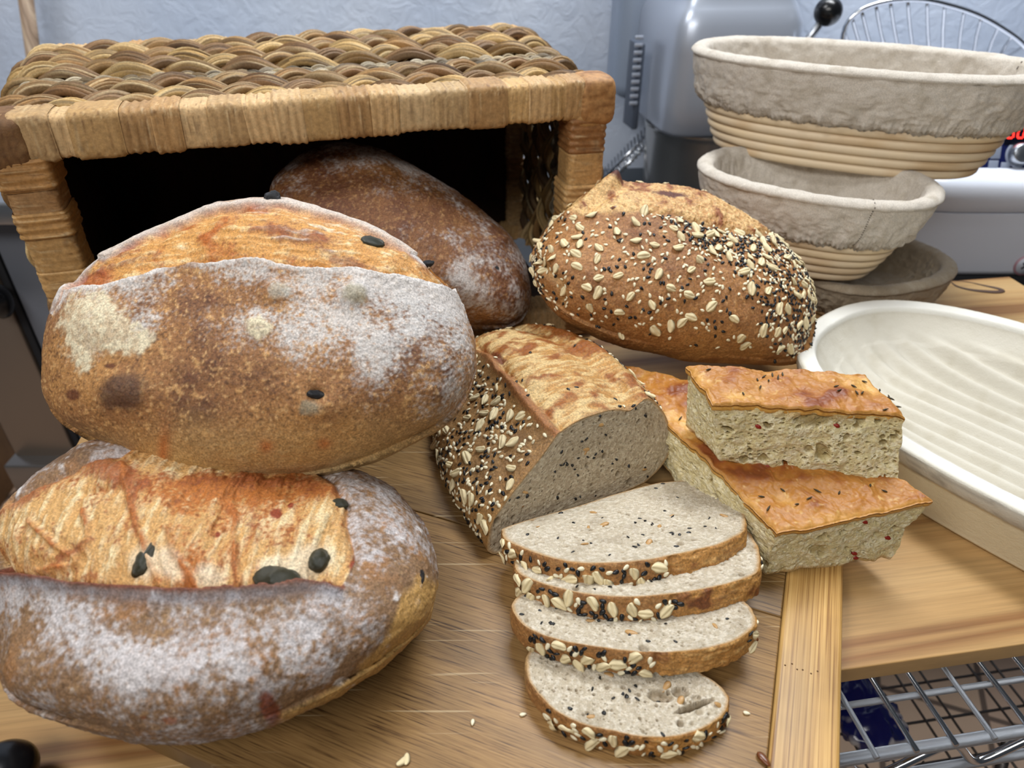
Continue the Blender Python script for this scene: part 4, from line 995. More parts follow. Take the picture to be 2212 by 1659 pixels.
# ================================================================ loaf D: seeded loaf, right
def make_D():
    out = [(1147, 555), (1159, 525), (1192, 480), (1224, 452), (1269, 415), (1299, 394), (1329, 386), (1374, 395), (1433, 398), (1493, 406), (1553, 427), (1597, 454), (1657, 495), (1702, 537), (1741, 585), (1761, 638),
           (1764, 674), (1758, 728), (1741, 771), (1702, 788), (1627, 787), (1493, 782), (1418, 764), (1344, 749), (1269, 722), (1209, 686), (1174, 644), (1152, 600)]
    c = at_t(1455, 590, .705)
    B = loaf_body(c, axes(math.radians(6), math.radians(26), math.radians(7)), .145, .092, .062, .05, out, 480, 480)
    P = B.V; N = B.N; x, y = B.px[:, 0], B.px[:, 1]
    t = thing('seeded_bread_loaf', (c[0], c[1], c[2] - .08), 'whole oat and sesame crusted loaf perched beside the basket, above the focaccia', 'bread')
    bald = cr([(330, 290), (450, 150), (600, 40), (760, -10), (1000, 20), (1300, 50), (1600, 220), (1870, 440), (1700, 470), (1500, 400), (1300, 370), (1100, 300), (900, 285), (650, 320), (450, 330)], 3.352, 1120, 370)
    w = np.stack([fbm(P * 34, 3, 81), fbm(P * 34, 3, 82)], -1) * 16
    sd = np.where(B.front, sdpoly(B.px + w, bald), -99); op = sstep(-4, 8, sd)
    col, n1, n2, n3 = wheat_crust(B, 53, warm=.1)
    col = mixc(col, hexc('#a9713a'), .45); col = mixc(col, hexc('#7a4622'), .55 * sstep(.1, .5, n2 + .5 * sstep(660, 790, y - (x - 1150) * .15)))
    col = mixc(col, hexc('#b98858'), .6 * sstep(-.1, .4, n3) * blob(B, 1330, 540, 160, 90))
    g = np.tile(hexc('#be8c52'), (len(P), 1)); st = fbm(P * 260, 4, 12)
    g = mixc(g, hexc('#e0b87c'), sstep(0, .4, st + .2 + .3 * blob(B, 1300, 440, 90, 40))); g = mixc(g, hexc('#8d4e22'), sstep(.1, .45, n2 + .4 * st + .35 * sstep(430, 390, y)))
    g = mixc(g, hexc('#5c2a14'), sstep(.4, .8, blob(B, 1330, 388, 26, 14) + blob(B, 1450, 418, 50, 8, .1) + .3 * n3))
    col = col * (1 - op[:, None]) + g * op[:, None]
    disp = .003 * n1 + .0010 * n2 + .0006 * n3 + op * (.0018 * ridged(P * 70, 3, 9) - .0008 + .0016 * st)
    disp += -.003 * np.exp(-(np.abs(sd) / 7) ** 2) * (x > 1400) * B.front + .0055 * blob(B, 1326, 392, 26, 12, -.5)
    # torn flap on the left end
    d, _ = dpoly(B.px, [(1224, 470), (1262, 440), (1290, 412), (1330, 392)]); disp += B.front * (.0045 * np.exp(-(d / 7) ** 2) - .004 * np.exp(-((d - 18) / 9) ** 2) * (x > 1270))
    d, _ = dpoly(B.px, [(1160, 560), (1185, 590), (1210, 610), (1215, 650)]); disp += B.front * (-.004 * np.exp(-(d / 10) ** 2)); col = mixc(col, hexc('#c9a068'), .6 * np.exp(-(d / 10) ** 2) * B.front)
    V = P + N * disp[:, None]
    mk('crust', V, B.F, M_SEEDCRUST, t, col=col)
    up = (N[:, 2] > -.35) & (B.face > -.15)
    dens = cr([(1050, 330), (1300, 350), (1600, 390), (1830, 440), (2060, 630), (2200, 1000), (2100, 1400), (1850, 1380), (1760, 1150), (1750, 950), (1600, 760), (1450, 600), (1250, 470)], 3.352, 1120, 370)
    sdd = sdpoly(B.px + w, dens); D1 = sstep(-12, 14, sdd); nb = sstep(6, -6, sd) * up
    Nn = normals(V, B.F); Nn = Nn * np.sign(np.sum(Nn * N, 1))[:, None]
    low = sstep(760, 680, y - (x - 1150) * .06) * .9 + .1
    area = 1.0; cells = {}; key = -B.face
    half_left = 1 + .8 * blob(B, 1230, 520, 90, 60)
    cells = scatter(V, Nn, nb * low * (.3 + .5 * D1) * half_left, 'oat', 120, t, .0085, (.75, 1.1), .0008, avoid=cells, key=key, tilt=.6)
    cells = scatter(V, Nn, nb * (low * .10 + 1.0 * D1), 'black', 560, t, .0021, (.9, 1.15), .0004, avoid=cells, key=key)
    cells = scatter(V, Nn, nb * (low * .16 + 1.0 * D1), 'white', 540, t, .0021, (.9, 1.15), .0004, avoid=cells, key=key)
    p, n, k = surf(B, 1325, 450); put_seed('flax', p + n * .001, n, .4, .95, t)
    return B
BD = make_D()
# ================================================================ crumb of a cut face
def crumb_face(O, c, n, K, seed, pore, depth, base, light, hole, NA=None, keepedge=.06, specks=True):
    """O (m,3) closed outline on a plane with normal n; returns V,F(T),col of a polar grid with real bubbles"""
    m = len(O); k = (np.arange(1, K + 1) / K) ** .75
    rel = O - c
    V = c + k[:, None, None] * rel[None]; V = V.reshape(-1, 3); kk = np.repeat(k, m)
    w = sstep(1.0, 1 - keepedge, kk)
    disp = np.zeros(len(V)); dark = np.zeros(len(V))
    for (sc, rmin, rmax, keep, dp) in pore:
        p = pores(V * sc + seed, seed + int(sc), rmin, rmax, keep); q = sstep(0, .55, p); disp -= q * dp; dark = np.maximum(dark, q * min(1, dp / .0012))
    f = fbm(V * 350, 3, seed); g = fbm(V * 60, 3, seed + 1); disp += .0005 * f + .0009 * g
    h = fbm(V * 1100, 2, seed + 4)
    V2 = V + np.asarray(n) * (disp * w * depth)[:, None]
    col = np.tile(hexc(base), (len(V), 1)); col = mixc(col, hexc(light), sstep(-.15, .35, f + h * .5)); col = mixc(col, hexc(hole), .75 * dark); col = mixc(col, hexc(hole), .35 * sstep(.1, .4, g))
    F = grid_faces(K, m, False, True)
    V2 = np.concatenate([V2, [c]]); col = np.concatenate([col, [hexc(base)]]); j = np.arange(m); T = np.stack([np.full(m, len(V2) - 1), j, (j + 1) % m], -1)
    a = np.cross(V2[F[0, 1]] - V2[F[0, 0]], V2[F[0, 2]] - V2[F[0, 0]])
    if a @ n < 0: F = F[:, ::-1]; T = T[:, ::-1]
    return V2, F, T, col, w
def crumb_seeds(V, w, n, parent, nb, nf, seed, dmat=M_BSES):
    """black seeds and kernels baked into the crumb, half sunk"""
    ok = np.where(w > .9)[0]
    for j in range(nb):
        p = V[RNG.choice(ok)]; put_seed('black', p - np.asarray(n) * .0001, N3(np.asarray(n) + RNG.normal(size=3) * .5), RNG.uniform(0, 6), RNG.uniform(.7, 1.05), parent, 0)
    for j in range(nf):
        p = V[RNG.choice(ok)]; o = put_seed('flax', p - np.asarray(n) * .0004, N3(np.asarray(n) + RNG.normal(size=3) * .3), RNG.uniform(0, 6), RNG.uniform(.55, 1.1), parent, 0, name='sunflower_kernel')
        o.data = KERNEL
KERNEL = SEEDM['flax'][0][0].copy(); KERNEL.materials.clear(); KERNEL.materials.append(plain('baked_kernel', hexc('#b48c58'), .4)); KERNEL.name = 'sunflower_kernel'
WP = [(260, .12, .45, .6, .0017), (110, .1, .42, .35, .0030), (55, .08, .30, .22, .0042), (520, .15, .48, .7, .0009)]

# ================================================================ half loaf E
def make_E():
    a0 = at_z(1075, 1196, BZ); b0 = at_z(1420, 1030, BZ); d = N3(b0 - a0); nh = np.array([d[1], -d[0], 0]); tl = .2
    n = nh * math.cos(tl) + np.array([0, 0, math.sin(tl)])
    px = [(1052, 1184), (1056, 1150), (1066, 1122), (1082, 1098), (1102, 1070), (1126, 1040), (1148, 1012), (1169, 986), (1205, 939), (1232, 918), (1260, 903), (1290, 893), (1314, 886), (1338, 884), (1361, 886), (1380, 872), (1393, 862), (1404, 862), (1415, 869), (1437, 896),
          (1448, 932), (1449, 968), (1440, 990), (1428, 1008), (1411, 1026), (1386, 1047), (1350, 1063), (1314, 1080), (1250, 1112), (1190, 1143), (1140, 1168), (1097, 1190), (1072, 1197), (1058, 1194)]
    O = np.array([at_plane(x, y, a0, n) for x, y in px]); O = spline(O, 420, True)
    O[:, 2] = np.maximum(O[:, 2], BZ + .0006)
    mid = (a0 + b0) / 2; pc = mid.copy(); pc[2] = BZ
    A = N3([-.42, .907, 0]); L = .225; M = 230
    s = np.linspace(0, 1, M) ** .9; V = []; S = []
    for q in s:
        k = (1 + .05 * math.sin(min(q * 1.6, 1) * PI)) * (1 - q ** 3.0) ** (1 / 2.3) if q < 1 else 0.002
        R = pc + (O - pc) * max(k, .002); R = R + A * L * q; R[:, 2] = BZ + (R[:, 2] - BZ) * 1.0
        # the lean of the cut fades along the loaf
        R += -nh * 0 ; V.append(R)
    V = np.concatenate(V); m = len(O); F = grid_faces(M, m, False, True)
    B = Body(); B.c = pc + A * L * .5 + np.array([0, 0, .04]); B.V = V; B.F = F; B.L = V; finish(B)
    P = B.V; N = B.N; x, y = B.px[:, 0], B.px[:, 1]
    t = thing('seeded_bread_half', pc + A * L / 2, 'half of a cut seeded loaf with its speckled crumb facing the slices', 'bread')
    bald = [(1020, 735), (1040, 700), (1075, 680), (1135, 660), (1185, 665), (1242, 705), (1314, 745), (1352, 775), (1385, 812), (1402, 850), (1393, 868), (1361, 880), (1314, 884), (1260, 900), (1212, 934), (1180, 905), (1150, 870), (1128, 840), (1105, 815), (1085, 800), (1075, 775), (1045, 765), (1015, 750)]
    w = np.stack([fbm(P * 34, 3, 181), fbm(P * 34, 3, 182)], -1) * 10
    sd = np.where(B.front, sdpoly(B.px + w, bald), -99); op = sstep(-3, 5, sd)
    earl = [(1030, 745), (1060, 775), (1095, 810), (1120, 850), (1150, 885), (1185, 925), (1210, 938)]
    dl, par = dpoly(B.px + w * .5, earl); dl = np.where(B.front, dl, 300)
    col, n1, n2, n3 = wheat_crust(B, 63, warm=.15); col = mixc(col, hexc('#a58352'), .5 + .2 * n1)
    col = mixc(col, hexc('#7d5a34'), .5 * sstep(0, .4, n2))
    st = fbm((P @ np.stack([d, A, [0, 0, 1]], 1)) @ np.diag([60, 240, 120]), 4, 7)
    g = np.tile(hexc('#b98848'), (len(P), 1)); g = mixc(g, hexc('#d8b880'), sstep(-.15, .3, st + .3 * blob(B, 1150, 830, 40, 60) + .4 * blob(B, 1090, 720, 50, 30) + .25 * blob(B, 1200, 890, 60, 30)))
    g = mixc(g, hexc('#95561f'), sstep(.05, .4, n2 + .5 * n1 + .3 * blob(B, 1250, 720, 90, 40, .5) + .1)); g = mixc(g, hexc('#94562c'), .6 * sstep(.28, .6, n2 + .3 * st + .3 * blob(B, 1180, 690, 100, 18, .3)))
    col = col * (1 - op[:, None]) + g * op[:, None]
    side = -(np.sum((B.px - (1120, 850)) * (.76, -.64), 1))     # left of the ear in the photo
    ear = np.exp(-(np.where(op < .5, dl, dl * 3) / 14) ** 2)
    col = mixc(col, hexc('#a5673a'), sstep(.35, .8, ear + .5 * n3 + .5 * n2) * .65); col = mixc(col, hexc('#6a3016'), .9 * sstep(.5, .9, blob(B, 1075, 770, 34, 14, .6) + .4 * n3))
    endf = sstep(0, .03, np.repeat(s, m))
    disp = (.0022 * n1 + .0008 * n2 + .0005 * n3 + op * (.0016 * ridged(P * 60, 3, 5) - .0008 + .0016 * st) + (1 - op) * .0055 * np.exp(-dl / 16) - op * .0060 * np.exp(-dl / 15)) * (.25 + .75 * endf)
    V2 = P + N * disp[:, None]; V2[:, 2] = np.maximum(V2[:, 2], BZ + .0004)
    mk('crust', V2, B.F, M_SEEDCRUST, t, col=col)
    Oe = V2[:m]; c = Oe.mean(0) 
    c = c - n * ((c - a0) @ n)
    Vc, Fc, Tc, cc, wc = crumb_face(Oe, c, n, 190, 5, WP, 1.0, '#b3a288', '#cdbfa4', '#8e7b5e', keepedge=.05)
    cc = mixc(cc, hexc('#b98f55'), .75 * np.concatenate([sstep(.955, 1, np.repeat((np.arange(1, 191) / 190) ** .75, m)), [0]]))
    crm = mk('crumb', Vc, Fc, M_CRUMB, t, col=cc, T=Tc)
    crumb_seeds(Vc[:-1], wc, n, crm, 34, 8, 3)
    Nn = normals(V2, B.F); Nn *= np.sign(np.sum(Nn * N, 1))[:, None]; nb = (1 - op) * (dl > 8) * (N[:, 2] > -.2) * (B.face > -.1) * endf; key = -B.face
    ww = nb * (1 + .8 * blob(B, 1010, 1040, 90, 120) + .8 * blob(B, 1085, 900, 50, 90)); cells = {}
    right = 1 + 3 * (x > 1250)
    scatter(V2, Nn, ww, 'oat', 54, t, .0095, (.75, 1.1), .0008, avoid=cells, key=key, tilt=.5)
    scatter(V2, Nn, ww * right, 'black', 230, t, .0024, (.9, 1.15), .0004, avoid=cells, key=key)
    scatter(V2, Nn, ww * right, 'white', 330, t, .0024, (.9, 1.15), .0004, avoid=cells, key=key)
    for q in ((1243, 748), (1145, 761), (1117, 826), (1127, 818), (1143, 857), (1245, 837), (1228, 841), (1394, 845), (1298, 750), (1330, 862)):
        p, nn, k = surf(B, *q); put_seed('black', V2[k], nn, RNG.uniform(0, 6), 1.0, t)
make_E()

# ================================================================ four slices
def make_slice(px, front, zf, tau, th, label, seed, seeds=(10, 14, 12), crumbs=(22, 5), seeded=(0, .45), holes=()):
    ang = math.radians(6.5); d = np.array([math.cos(ang), math.sin(ang), 0]); nh = np.array([math.sin(ang), -math.cos(ang), 0])
    pf = at_z(front[0], front[1], zf); n = np.array([0, 0, 1.]) * math.cos(tau) - nh * math.sin(tau)
    O = np.array([at_plane(x, y, pf, n) for x, y in px]); O = spline(O, 440, True); m = len(O); c = O.mean(0)
    r = (O - c); r /= np.linalg.norm(r, axis=1)[:, None]
    O = O + r * (.0006 * fbm(O * 130, 3, seed) + .0008 * fbm(O * 40, 2, seed))[:, None]
    t = thing('bread_slice', c - n * th, label, 'bread slice', 'fanned slices of seeded bread')
    RW = 34; V = []; side = np.sum(r * nh, 1)      # 1 at the domed side nearest the camera
    ks = np.linspace(0, 1, RW)
    for k in ks:
        b = .0012 * math.sin(k * PI) ** .5 + (.0016 * k) * (side > 0) * np.clip(side, 0, 1)
        V.append(O + r * np.reshape(b, (-1, 1)) - n * th * k)
    V = np.concatenate(V); F = grid_faces(RW, m, False, True); kk = np.repeat(ks, m); sv = np.tile(side, RW)
    B = Body(); B.c = c - n * th / 2; B.V = V; B.F = F; finish(B); P = V; N = B.N
    col, n1, n2, n3 = wheat_crust(B, seed, warm=.2); lr = np.sum((P - c) * d, 1) / np.abs(np.sum((O - c) * d, 1)).max()
    bald = sstep(-.1, .25, lr + .25 * n1)
    col = mixc(col, hexc('#a8763f'), .5); st = fbm((P @ np.stack([d, nh, n], 1)) @ np.diag([60, 60, 330]), 4, seed)
    g = np.tile(hexc('#c08a48'), (m * RW, 1)); g = mixc(g, hexc('#d6a866'), sstep(0, .35, st)); g = mixc(g, hexc('#7a421c'), sstep(.1, .4, n2 + .3 * st)); col = col * (1 - bald[:, None] * .9) + g * bald[:, None] * .9
    col = mixc(col, hexc('#c9a874'), .7 * sstep(-.15, -.5, sv))
    e = sstep(0, .08, kk)
    disp = e * (.0008 * n1 + .0007 * n2 + .0004 * n3 + bald * (.0012 * ridged(P * 120, 2, seed) - .0006 + .0008 * st)) - .0018 * np.exp(-((lr - .08) / .025) ** 2) * (sv > 0) * e
    V2 = P + N * disp[:, None]; V2[:, 2] = np.maximum(V2[:, 2], BZ + .0004)
    mk('crust', V2, B.F, M_SEEDCRUST, t, col=col)
    Vc, Fc, Tc, cc, wc = crumb_face(V2[:m], c, n, 150, seed, WP, 1.0, '#c2b49c', '#dcd1bd', '#94836a', keepedge=.05)
    ring = np.concatenate([sstep(.955, 1, np.repeat((np.arange(1, 151) / 150) ** .75, m)), [0]]); cc = mixc(cc, hexc('#b88c52'), ring * .8)
    for (hx, hy, rx, ry, rot, dp) in holes:
        pp, _ = project(Vc); q = pp - (hx, hy); cs, sn = math.cos(rot), math.sin(rot); u = (q[:, 0] * cs + q[:, 1] * sn) / rx; v = (-q[:, 0] * sn + q[:, 1] * cs) / ry
        hmask = sstep(1.1, .6, np.sqrt(u * u + v * v) + .25 * fbm(Vc * 300, 2, 4)); Vc = Vc - n * (hmask * dp)[:, None]; cc = mixc(cc, hexc('#8a7558'), hmask * .6)
    crm = mk('crumb', Vc, Fc, M_CRUMB, t, col=cc, T=Tc)
    # flat underside
    back = V2[-m:]; cb = back.mean(0); Vb = np.concatenate([back, [cb]]); j = np.arange(m); mk('underside', Vb, None, M_CRUMB, t, col=np.tile(hexc('#c6b9a2'), (m + 1, 1)), T=np.stack([np.full(m, m), (j + 1) % m, j], -1))
    crumb_seeds(Vc[:-1], wc, n, crm, crumbs[0], crumbs[1], seed)
    Nn = normals(V2, B.F); Nn *= np.sign(np.sum(Nn * N, 1))[:, None]
    nb = (1 - sstep(seeded[0] - .1, seeded[0] + .15, lr)) * (sv > .05) * (B.face > .0) * sstep(.1, .25, kk) * sstep(1, .9, kk) + .8 * (lr > .86) * (B.face > 0) * (kk > .1)
    nb = nb + 1e-9; cells = {}
    scatter(V2, Nn, nb, 'oat', seeds[0], t, .008, (.7, 1.0), .0006, avoid=cells, key=-B.face, tilt=.6)
    scatter(V2, Nn, nb, 'black', seeds[1], t, .0028, (1, 1.3), .0003, avoid=cells, key=-B.face)
    scatter(V2, Nn, nb, 'white', seeds[2], t, .0028, (1, 1.3), .0003, avoid=cells, key=-B.face)
S1 = [(1086, 1149), (1094, 1139), (1169, 1115), (1249, 1093), (1328, 1068), (1408, 1046), (1450, 1040), (1487, 1038), (1527, 1038), (1563, 1054), (1586, 1075), (1606, 1107), (1608, 1135), (1602, 1151), (1555, 1175), (1507, 1187),
      (1435, 1203), (1368, 1213), (1288, 1217), (1229, 1213), (1169, 1199), (1122, 1181), (1092, 1165)]
S2 = [(1112, 1215), (1122, 1185), (1180, 1160), (1300, 1125), (1450, 1100), (1560, 1105), (1606, 1140), (1626, 1163), (1638, 1191), (1638, 1222), (1626, 1242), (1566, 1262), (1487, 1278), (1408, 1287), (1328, 1289), (1249, 1281), (1190, 1266), (1149, 1252), (1120, 1237)]
S3 = [(1108, 1318), (1112, 1296), (1135, 1280), (1200, 1250), (1320, 1225), (1480, 1222), (1570, 1258), (1602, 1294), (1622, 1314), (1632, 1338), (1624, 1358), (1586, 1383), (1527, 1400), (1460, 1408), (1408, 1409), (1348, 1406), (1288, 1397), (1235, 1388), (1189, 1377), (1155, 1364), (1129, 1349)]
S4 = [(1138, 1440), (1141, 1412), (1165, 1388), (1230, 1370), (1330, 1366), (1430, 1392), (1490, 1435), (1519, 1458), (1540, 1470), (1563, 1489), (1574, 1516), (1563, 1542), (1527, 1568), (1487, 1583), (1448, 1590), (1408, 1592), (1368, 1588), (1328, 1580), (1280, 1571), (1241, 1558), (1201, 1536), (1176, 1512), (1155, 1488), (1142, 1467)]
make_slice(S4, (1408, 1592), .035, .05, .0155, 'smallest seeded bread slice, nearest the camera, its crumb torn by long holes', 104, (9, 22, 26), (20, 7), (2, 1), holes=((1500, 1525, 46, 8, -.35, .009), (1425, 1503, 30, 14, .2, .004), (1470, 1495, 20, 12, .1, .004)))
make_slice(S3, (1408, 1409), .052, .19, .0165, 'third seeded bread slice from the half loaf, lying on the smallest slice', 103, (12, 24, 26), (20, 7), (0, 1))
make_slice(S2, (1400, 1288), .062, .30, .0165, 'second seeded bread slice, mostly hidden beneath the topmost slice', 102, (12, 26, 26), (18, 3), (.05, 1))
make_slice(S1, (1340, 1216), .069, .36, .0165, 'topmost fanned bread slice, leaning against the cut half loaf', 101, (13, 22, 24), (34, 9), (-.05, 1))

# ================================================================ focaccia
def slab(name, label, C, seed, pit, herbs, crust_tone, hollow=()):
    """C: 8 corners [bottom fl, fr, br, bl, top fl, fr, br, bl]"""
    C = np.asarray(C, float); t = thing(name, C[:4].mean(0), label, 'focaccia', 'stacked focaccia pieces')
    def tri(a, b, c):
        a, b, c = [np.asarray(q)[..., None] for q in (a, b, c)]
        bo = (C[0] * (1 - a) + C[1] * a) * (1 - b) + (C[3] * (1 - a) + C[2] * a) * b
        to = (C[4] * (1 - a) + C[5] * a) * (1 - b) + (C[7] * (1 - a) + C[6] * a) * b
        return bo * (1 - c) + to * c
    ctr = C.mean(0); mb = MB()
    def vec(P): return np.stack([fbm(P * 90, 3, seed), fbm(P * 90, 3, seed + 1), fbm(P * 90, 3, seed + 2)], -1) * .0028 + np.stack([fbm(P * 30, 2, seed + 5), fbm(P * 30, 2, seed + 6), fbm(P * 30, 2, seed + 7)], -1) * .003
    def facegrid(fn, nu, nv):
        u, v = np.meshgrid(np.linspace(0, 1, nu), np.linspace(0, 1, nv), indexing='ij'); P = fn(u.ravel(), v.ravel()); F = grid_faces(nu, nv)
        nn = np.cross(P[F[:, 2]] - P[F[:, 0]], P[F[:, 3]] - P[F[:, 1]]).mean(0); nn = N3(nn)
        if nn @ (P.mean(0) - ctr) < 0: nn = -nn; F = F[:, ::-1]
        e = np.minimum(np.minimum(u, 1 - u) * nu / 8, np.minimum(v, 1 - v) * nv / 8).ravel(); w = np.clip(e, 0, 1)
        return P, F, nn, w
    Z = np.zeros_like; top = .93
    faces = [(lambda u, v: tri(u, Z(u), v * top), 330, 170, 1), (lambda u, v: tri(Z(u), u, v * top), 230, 150, 1), (lambda u, v: tri(np.ones_like(u), u, v * top), 160, 120, 1), (lambda u, v: tri(u, np.ones_like(u), v * top), 60, 40, 0), (lambda u, v: tri(u, v, Z(u)), 40, 40, 0), (lambda u, v: tri(u, v, Z(u) + top), 30, 30, 0)]
    for fn, nu, nv, detail in faces:
        P, F, nn, w = facegrid(fn, nu, nv); disp = np.zeros(len(P)); dark = np.zeros(len(P))
        if detail:
            Q = P @ np.diag([1, 1, 1.25])
            for (sc, a, b, k, dp) in pit:
                q = sstep(0, .5, pores(Q * sc + seed, seed + int(sc), a, b, k)); disp -= q * dp; dark = np.maximum(dark, q * min(1, dp / .0014))
        f = fbm(P * 300, 3, seed); g = fbm(P * 60, 3, seed + 1)
        V = P + vec(P) + nn * ((disp + .0005 * f) * w)[:, None]
        px, _ = project(P)
        for (hx, hy, rx, ry, dp) in (hollow if nn[1] < -.5 or nn[0] < -.5 else ()):
            r = np.sqrt(((px[:, 0] - hx) / rx) ** 2 + ((px[:, 1] - hy) / ry) ** 2) + .2 * f
            hm = sstep(1.1, .45, r); V = V - nn * (hm * dp)[:, None]; dark = np.maximum(dark, hm * .8)
        col = np.tile(hexc('#dccb98'), (len(P), 1)); col = mixc(col, hexc('#f0e4be'), sstep(-.15, .3, f + .3 * g)); col = mixc(col, hexc('#a38a52'), .9 * dark * (dark > .3)); 
        zc = (P[:, 2] - C[:4, 2].mean()) / (C[4:, 2].mean() - C[:4, 2].mean())
        col = mixc(col, hexc('#b98a48'), .75 * sstep(.07, .0, zc + .02 * f)); col = mixc(col, hexc('#cfa45a'), .6 * sstep(.82, .93, zc + .05 * f))
        mb.add(V, F, col=col)
    crumb = mb.build('crumb', M_CRUMB, t, usecol=True)
    # crust: an undulating lid with a soft rounded edge
    nu, nv = 300, 220; u, v = np.meshgrid(np.linspace(-.012, 1.012, nu), np.linspace(-.012, 1.012, nv), indexing='ij'); u = u.ravel(); v = v.ravel()
    e = np.minimum(np.minimum(u + .012, 1.012 - u), np.minimum(v + .012, 1.012 - v)) / .035; drop = (1 - np.sqrt(1 - (1 - np.clip(e, 0, 1)) ** 2))
    P = tri(u, v, 1.0 + 0 * u); un = N3(np.cross(C[5] - C[4], C[7] - C[4])); H = np.linalg.norm(C[4] - C[0])
    n1 = fbm(P * 22, 3, seed + 11); n2 = fbm(P * 70, 3, seed + 12); n3 = fbm(P * 260, 3, seed + 13)
    hgt = .0045 * n1 + .0013 * n2 + .0003 * n3 - drop * .0022
    V = P + vec(P) * .8 + un * hgt[:, None]; F = grid_faces(nu, nv); 
    if np.cross(V[F[0, 2]] - V[F[0, 0]], V[F[0, 3]] - V[F[0, 1]]) @ un < 0: F = F[:, ::-1]
    col = np.tile(hexc('#ac7230'), (len(P), 1)); col = mixc(col, hexc('#d09e54'), sstep(.05, .45, -n1 - .3 * n2)); col = mixc(col, hexc('#8c4a1a'), sstep(.02, .35, n1 + .4 * n2)); col = mixc(col, hexc('#7a4020'), .8 * sstep(.3, .5, n1 + .5 * n2 + .1)); col = mixc(col, hexc('#dcb874'), .5 * sstep(.2, .5, n3 - .4 * n1))
    col = mixc(col, hexc('#c08a44'), .75 * sstep(.9, .2, e) ); 
    # skirt tucked under the edge
    edge = np.concatenate([np.arange(nv), (np.arange(1, nu) * nv + nv - 1), ((nu - 1) * nv + np.arange(nv - 2, -1, -1)), np.arange(nu - 2, 0, -1) * nv])
    E0 = V[edge]; ce = E0.mean(0); ne = len(edge); S = [E0]
    for q, dz in ((.6, .0018), (.985, .0042), (.95, .0048)):
        inn = E0 - un * dz; 
        if q > .9: inn = ce - un * dz + (E0 - ce) * (q if q < .98 else .992)
        S.append(inn)
    base = len(V); SV = np.concatenate(S[1:]); idx = np.concatenate([edge, base + np.arange(3 * ne)]).reshape(4, ne)
    SF = np.stack([idx[:-1], idx[1:], np.roll(idx, -1, 1)[1:], np.roll(idx, -1, 1)[:-1]], -1).reshape(-1, 4)
    V = np.concatenate([V, SV]); col = np.concatenate([col, np.tile(hexc('#d9a654'), (len(SV), 1))])
    cr_ = mk('crust', V, np.concatenate([F, SF]), M_FOCTOP, t, col=col)
    herb = plain('rosemary_fleck_%d' % seed, hexc('#3a2f18'), .6); red = plain('chilli_fleck_%d' % seed, hexc('#8a1f10'), .4)
    pxs, _ = project(V[:base])
    for (x, y) in herbs[0]:
        k = np.argmin(np.sum((pxs - (x, y)) ** 2, 1)); v_, f_, t_ = tube(V[k] + un * .0008 + np.outer(np.linspace(-1, 1, 5), N3([RNG.normal(), RNG.normal(), .1])) * RNG.uniform(.0015, .0032), [.0002, .0006, .0007, .0005, .0002], 6); mk('herb_fleck', v_, f_, herb, cr_, T=t_)
    crv = np.array(crumb.data.vertices[0].co); Vv = np.zeros(len(crumb.data.vertices) * 3); crumb.data.vertices.foreach_get('co', Vv); Vv = Vv.reshape(-1, 3); pc, dc = project(Vv)
    for (x, y) in herbs[1]:
        q = np.sum((pc - (x, y)) ** 2, 1) + ((dc - dc.min()) * 300) ** 2; k = np.argmin(q); L, F = lump(int(x), .0016, .5, (1.5, 1, .6), 12); mk('chilli_fleck', L @ basis([-.2, -.9, .2]).T + Vv[k], F, red, crumb)
def zrise(p, x, y):
    """point straight above p that is seen at picture height y"""
    lo, hi = 0, .2
    for _ in range(40):
        m = (lo + hi) / 2; q, _d = project(p + np.array([0, 0, m]))
        if q[1] > y: lo = m
        else: hi = m
    return p + np.array([0, 0, (lo + hi) / 2])
FP = [(330, .15, .45, .85, .0018), (170, .15, .46, .8, .0036), (100, .12, .40, .5, .0050), (62, .10, .36, .42, .006), (620, .2, .48, .6, .0008)]
fl = at_z(1650, 1240, BZ + .0006); fr = at_z(1925, 1203, BZ + .0006); bl = at_z(1424, 1000, BZ + .0006); bl = fl + (bl - fl) * 1.72; br = fr + (bl - fl) * .58
H2 = zrise(fl, 0, 1140)[2] - fl[2]
up = lambda p, h: p + np.array([0, 0, h])
FR = up(fr, H2 * .98 + .009) + np.array([.012, .004, 0]); FL = up(fl, H2 * .98) + np.array([.0, .0, 0])
slab('focaccia_piece', 'lower golden focaccia piece, partly hidden, carrying another on its top', [fl, fr, br, bl, FL, FR, up(br, H2 + .009), up(bl, H2)], 7, FP,
     ([(1645, 1075), (1690, 1060), (1748, 1078), (1766, 1062), (1812, 1066), (1660, 1100), (1880, 1050), (1720, 1090), (1470, 905), (1910, 1062)], [(1868, 1128), (1918, 1162), (1845, 1195), (1848, 1206)]), '', hollow=((1835, 1108, 26, 20, .006), (1907, 1112, 22, 10, .004), (1738, 1145, 18, 16, .004), (1770, 1190, 24, 12, .003)))
zt = FL[2] + .003
a = at_z(1553, 992, zt); b = at_z(1937, 1052, zt - .001); a2 = zrise(a, 0, 866); h1 = a2[2] - a[2]
dd = b - a; back = np.array([-dd[1], dd[0], 0]); back = N3(back)
bkL = at_z(1488, 786, a2[2]); bkR = at_z(1868, 806, a2[2]); aT = at_z(1543, 866, a2[2]); bT = at_z(1950, 893, a2[2] - .002)
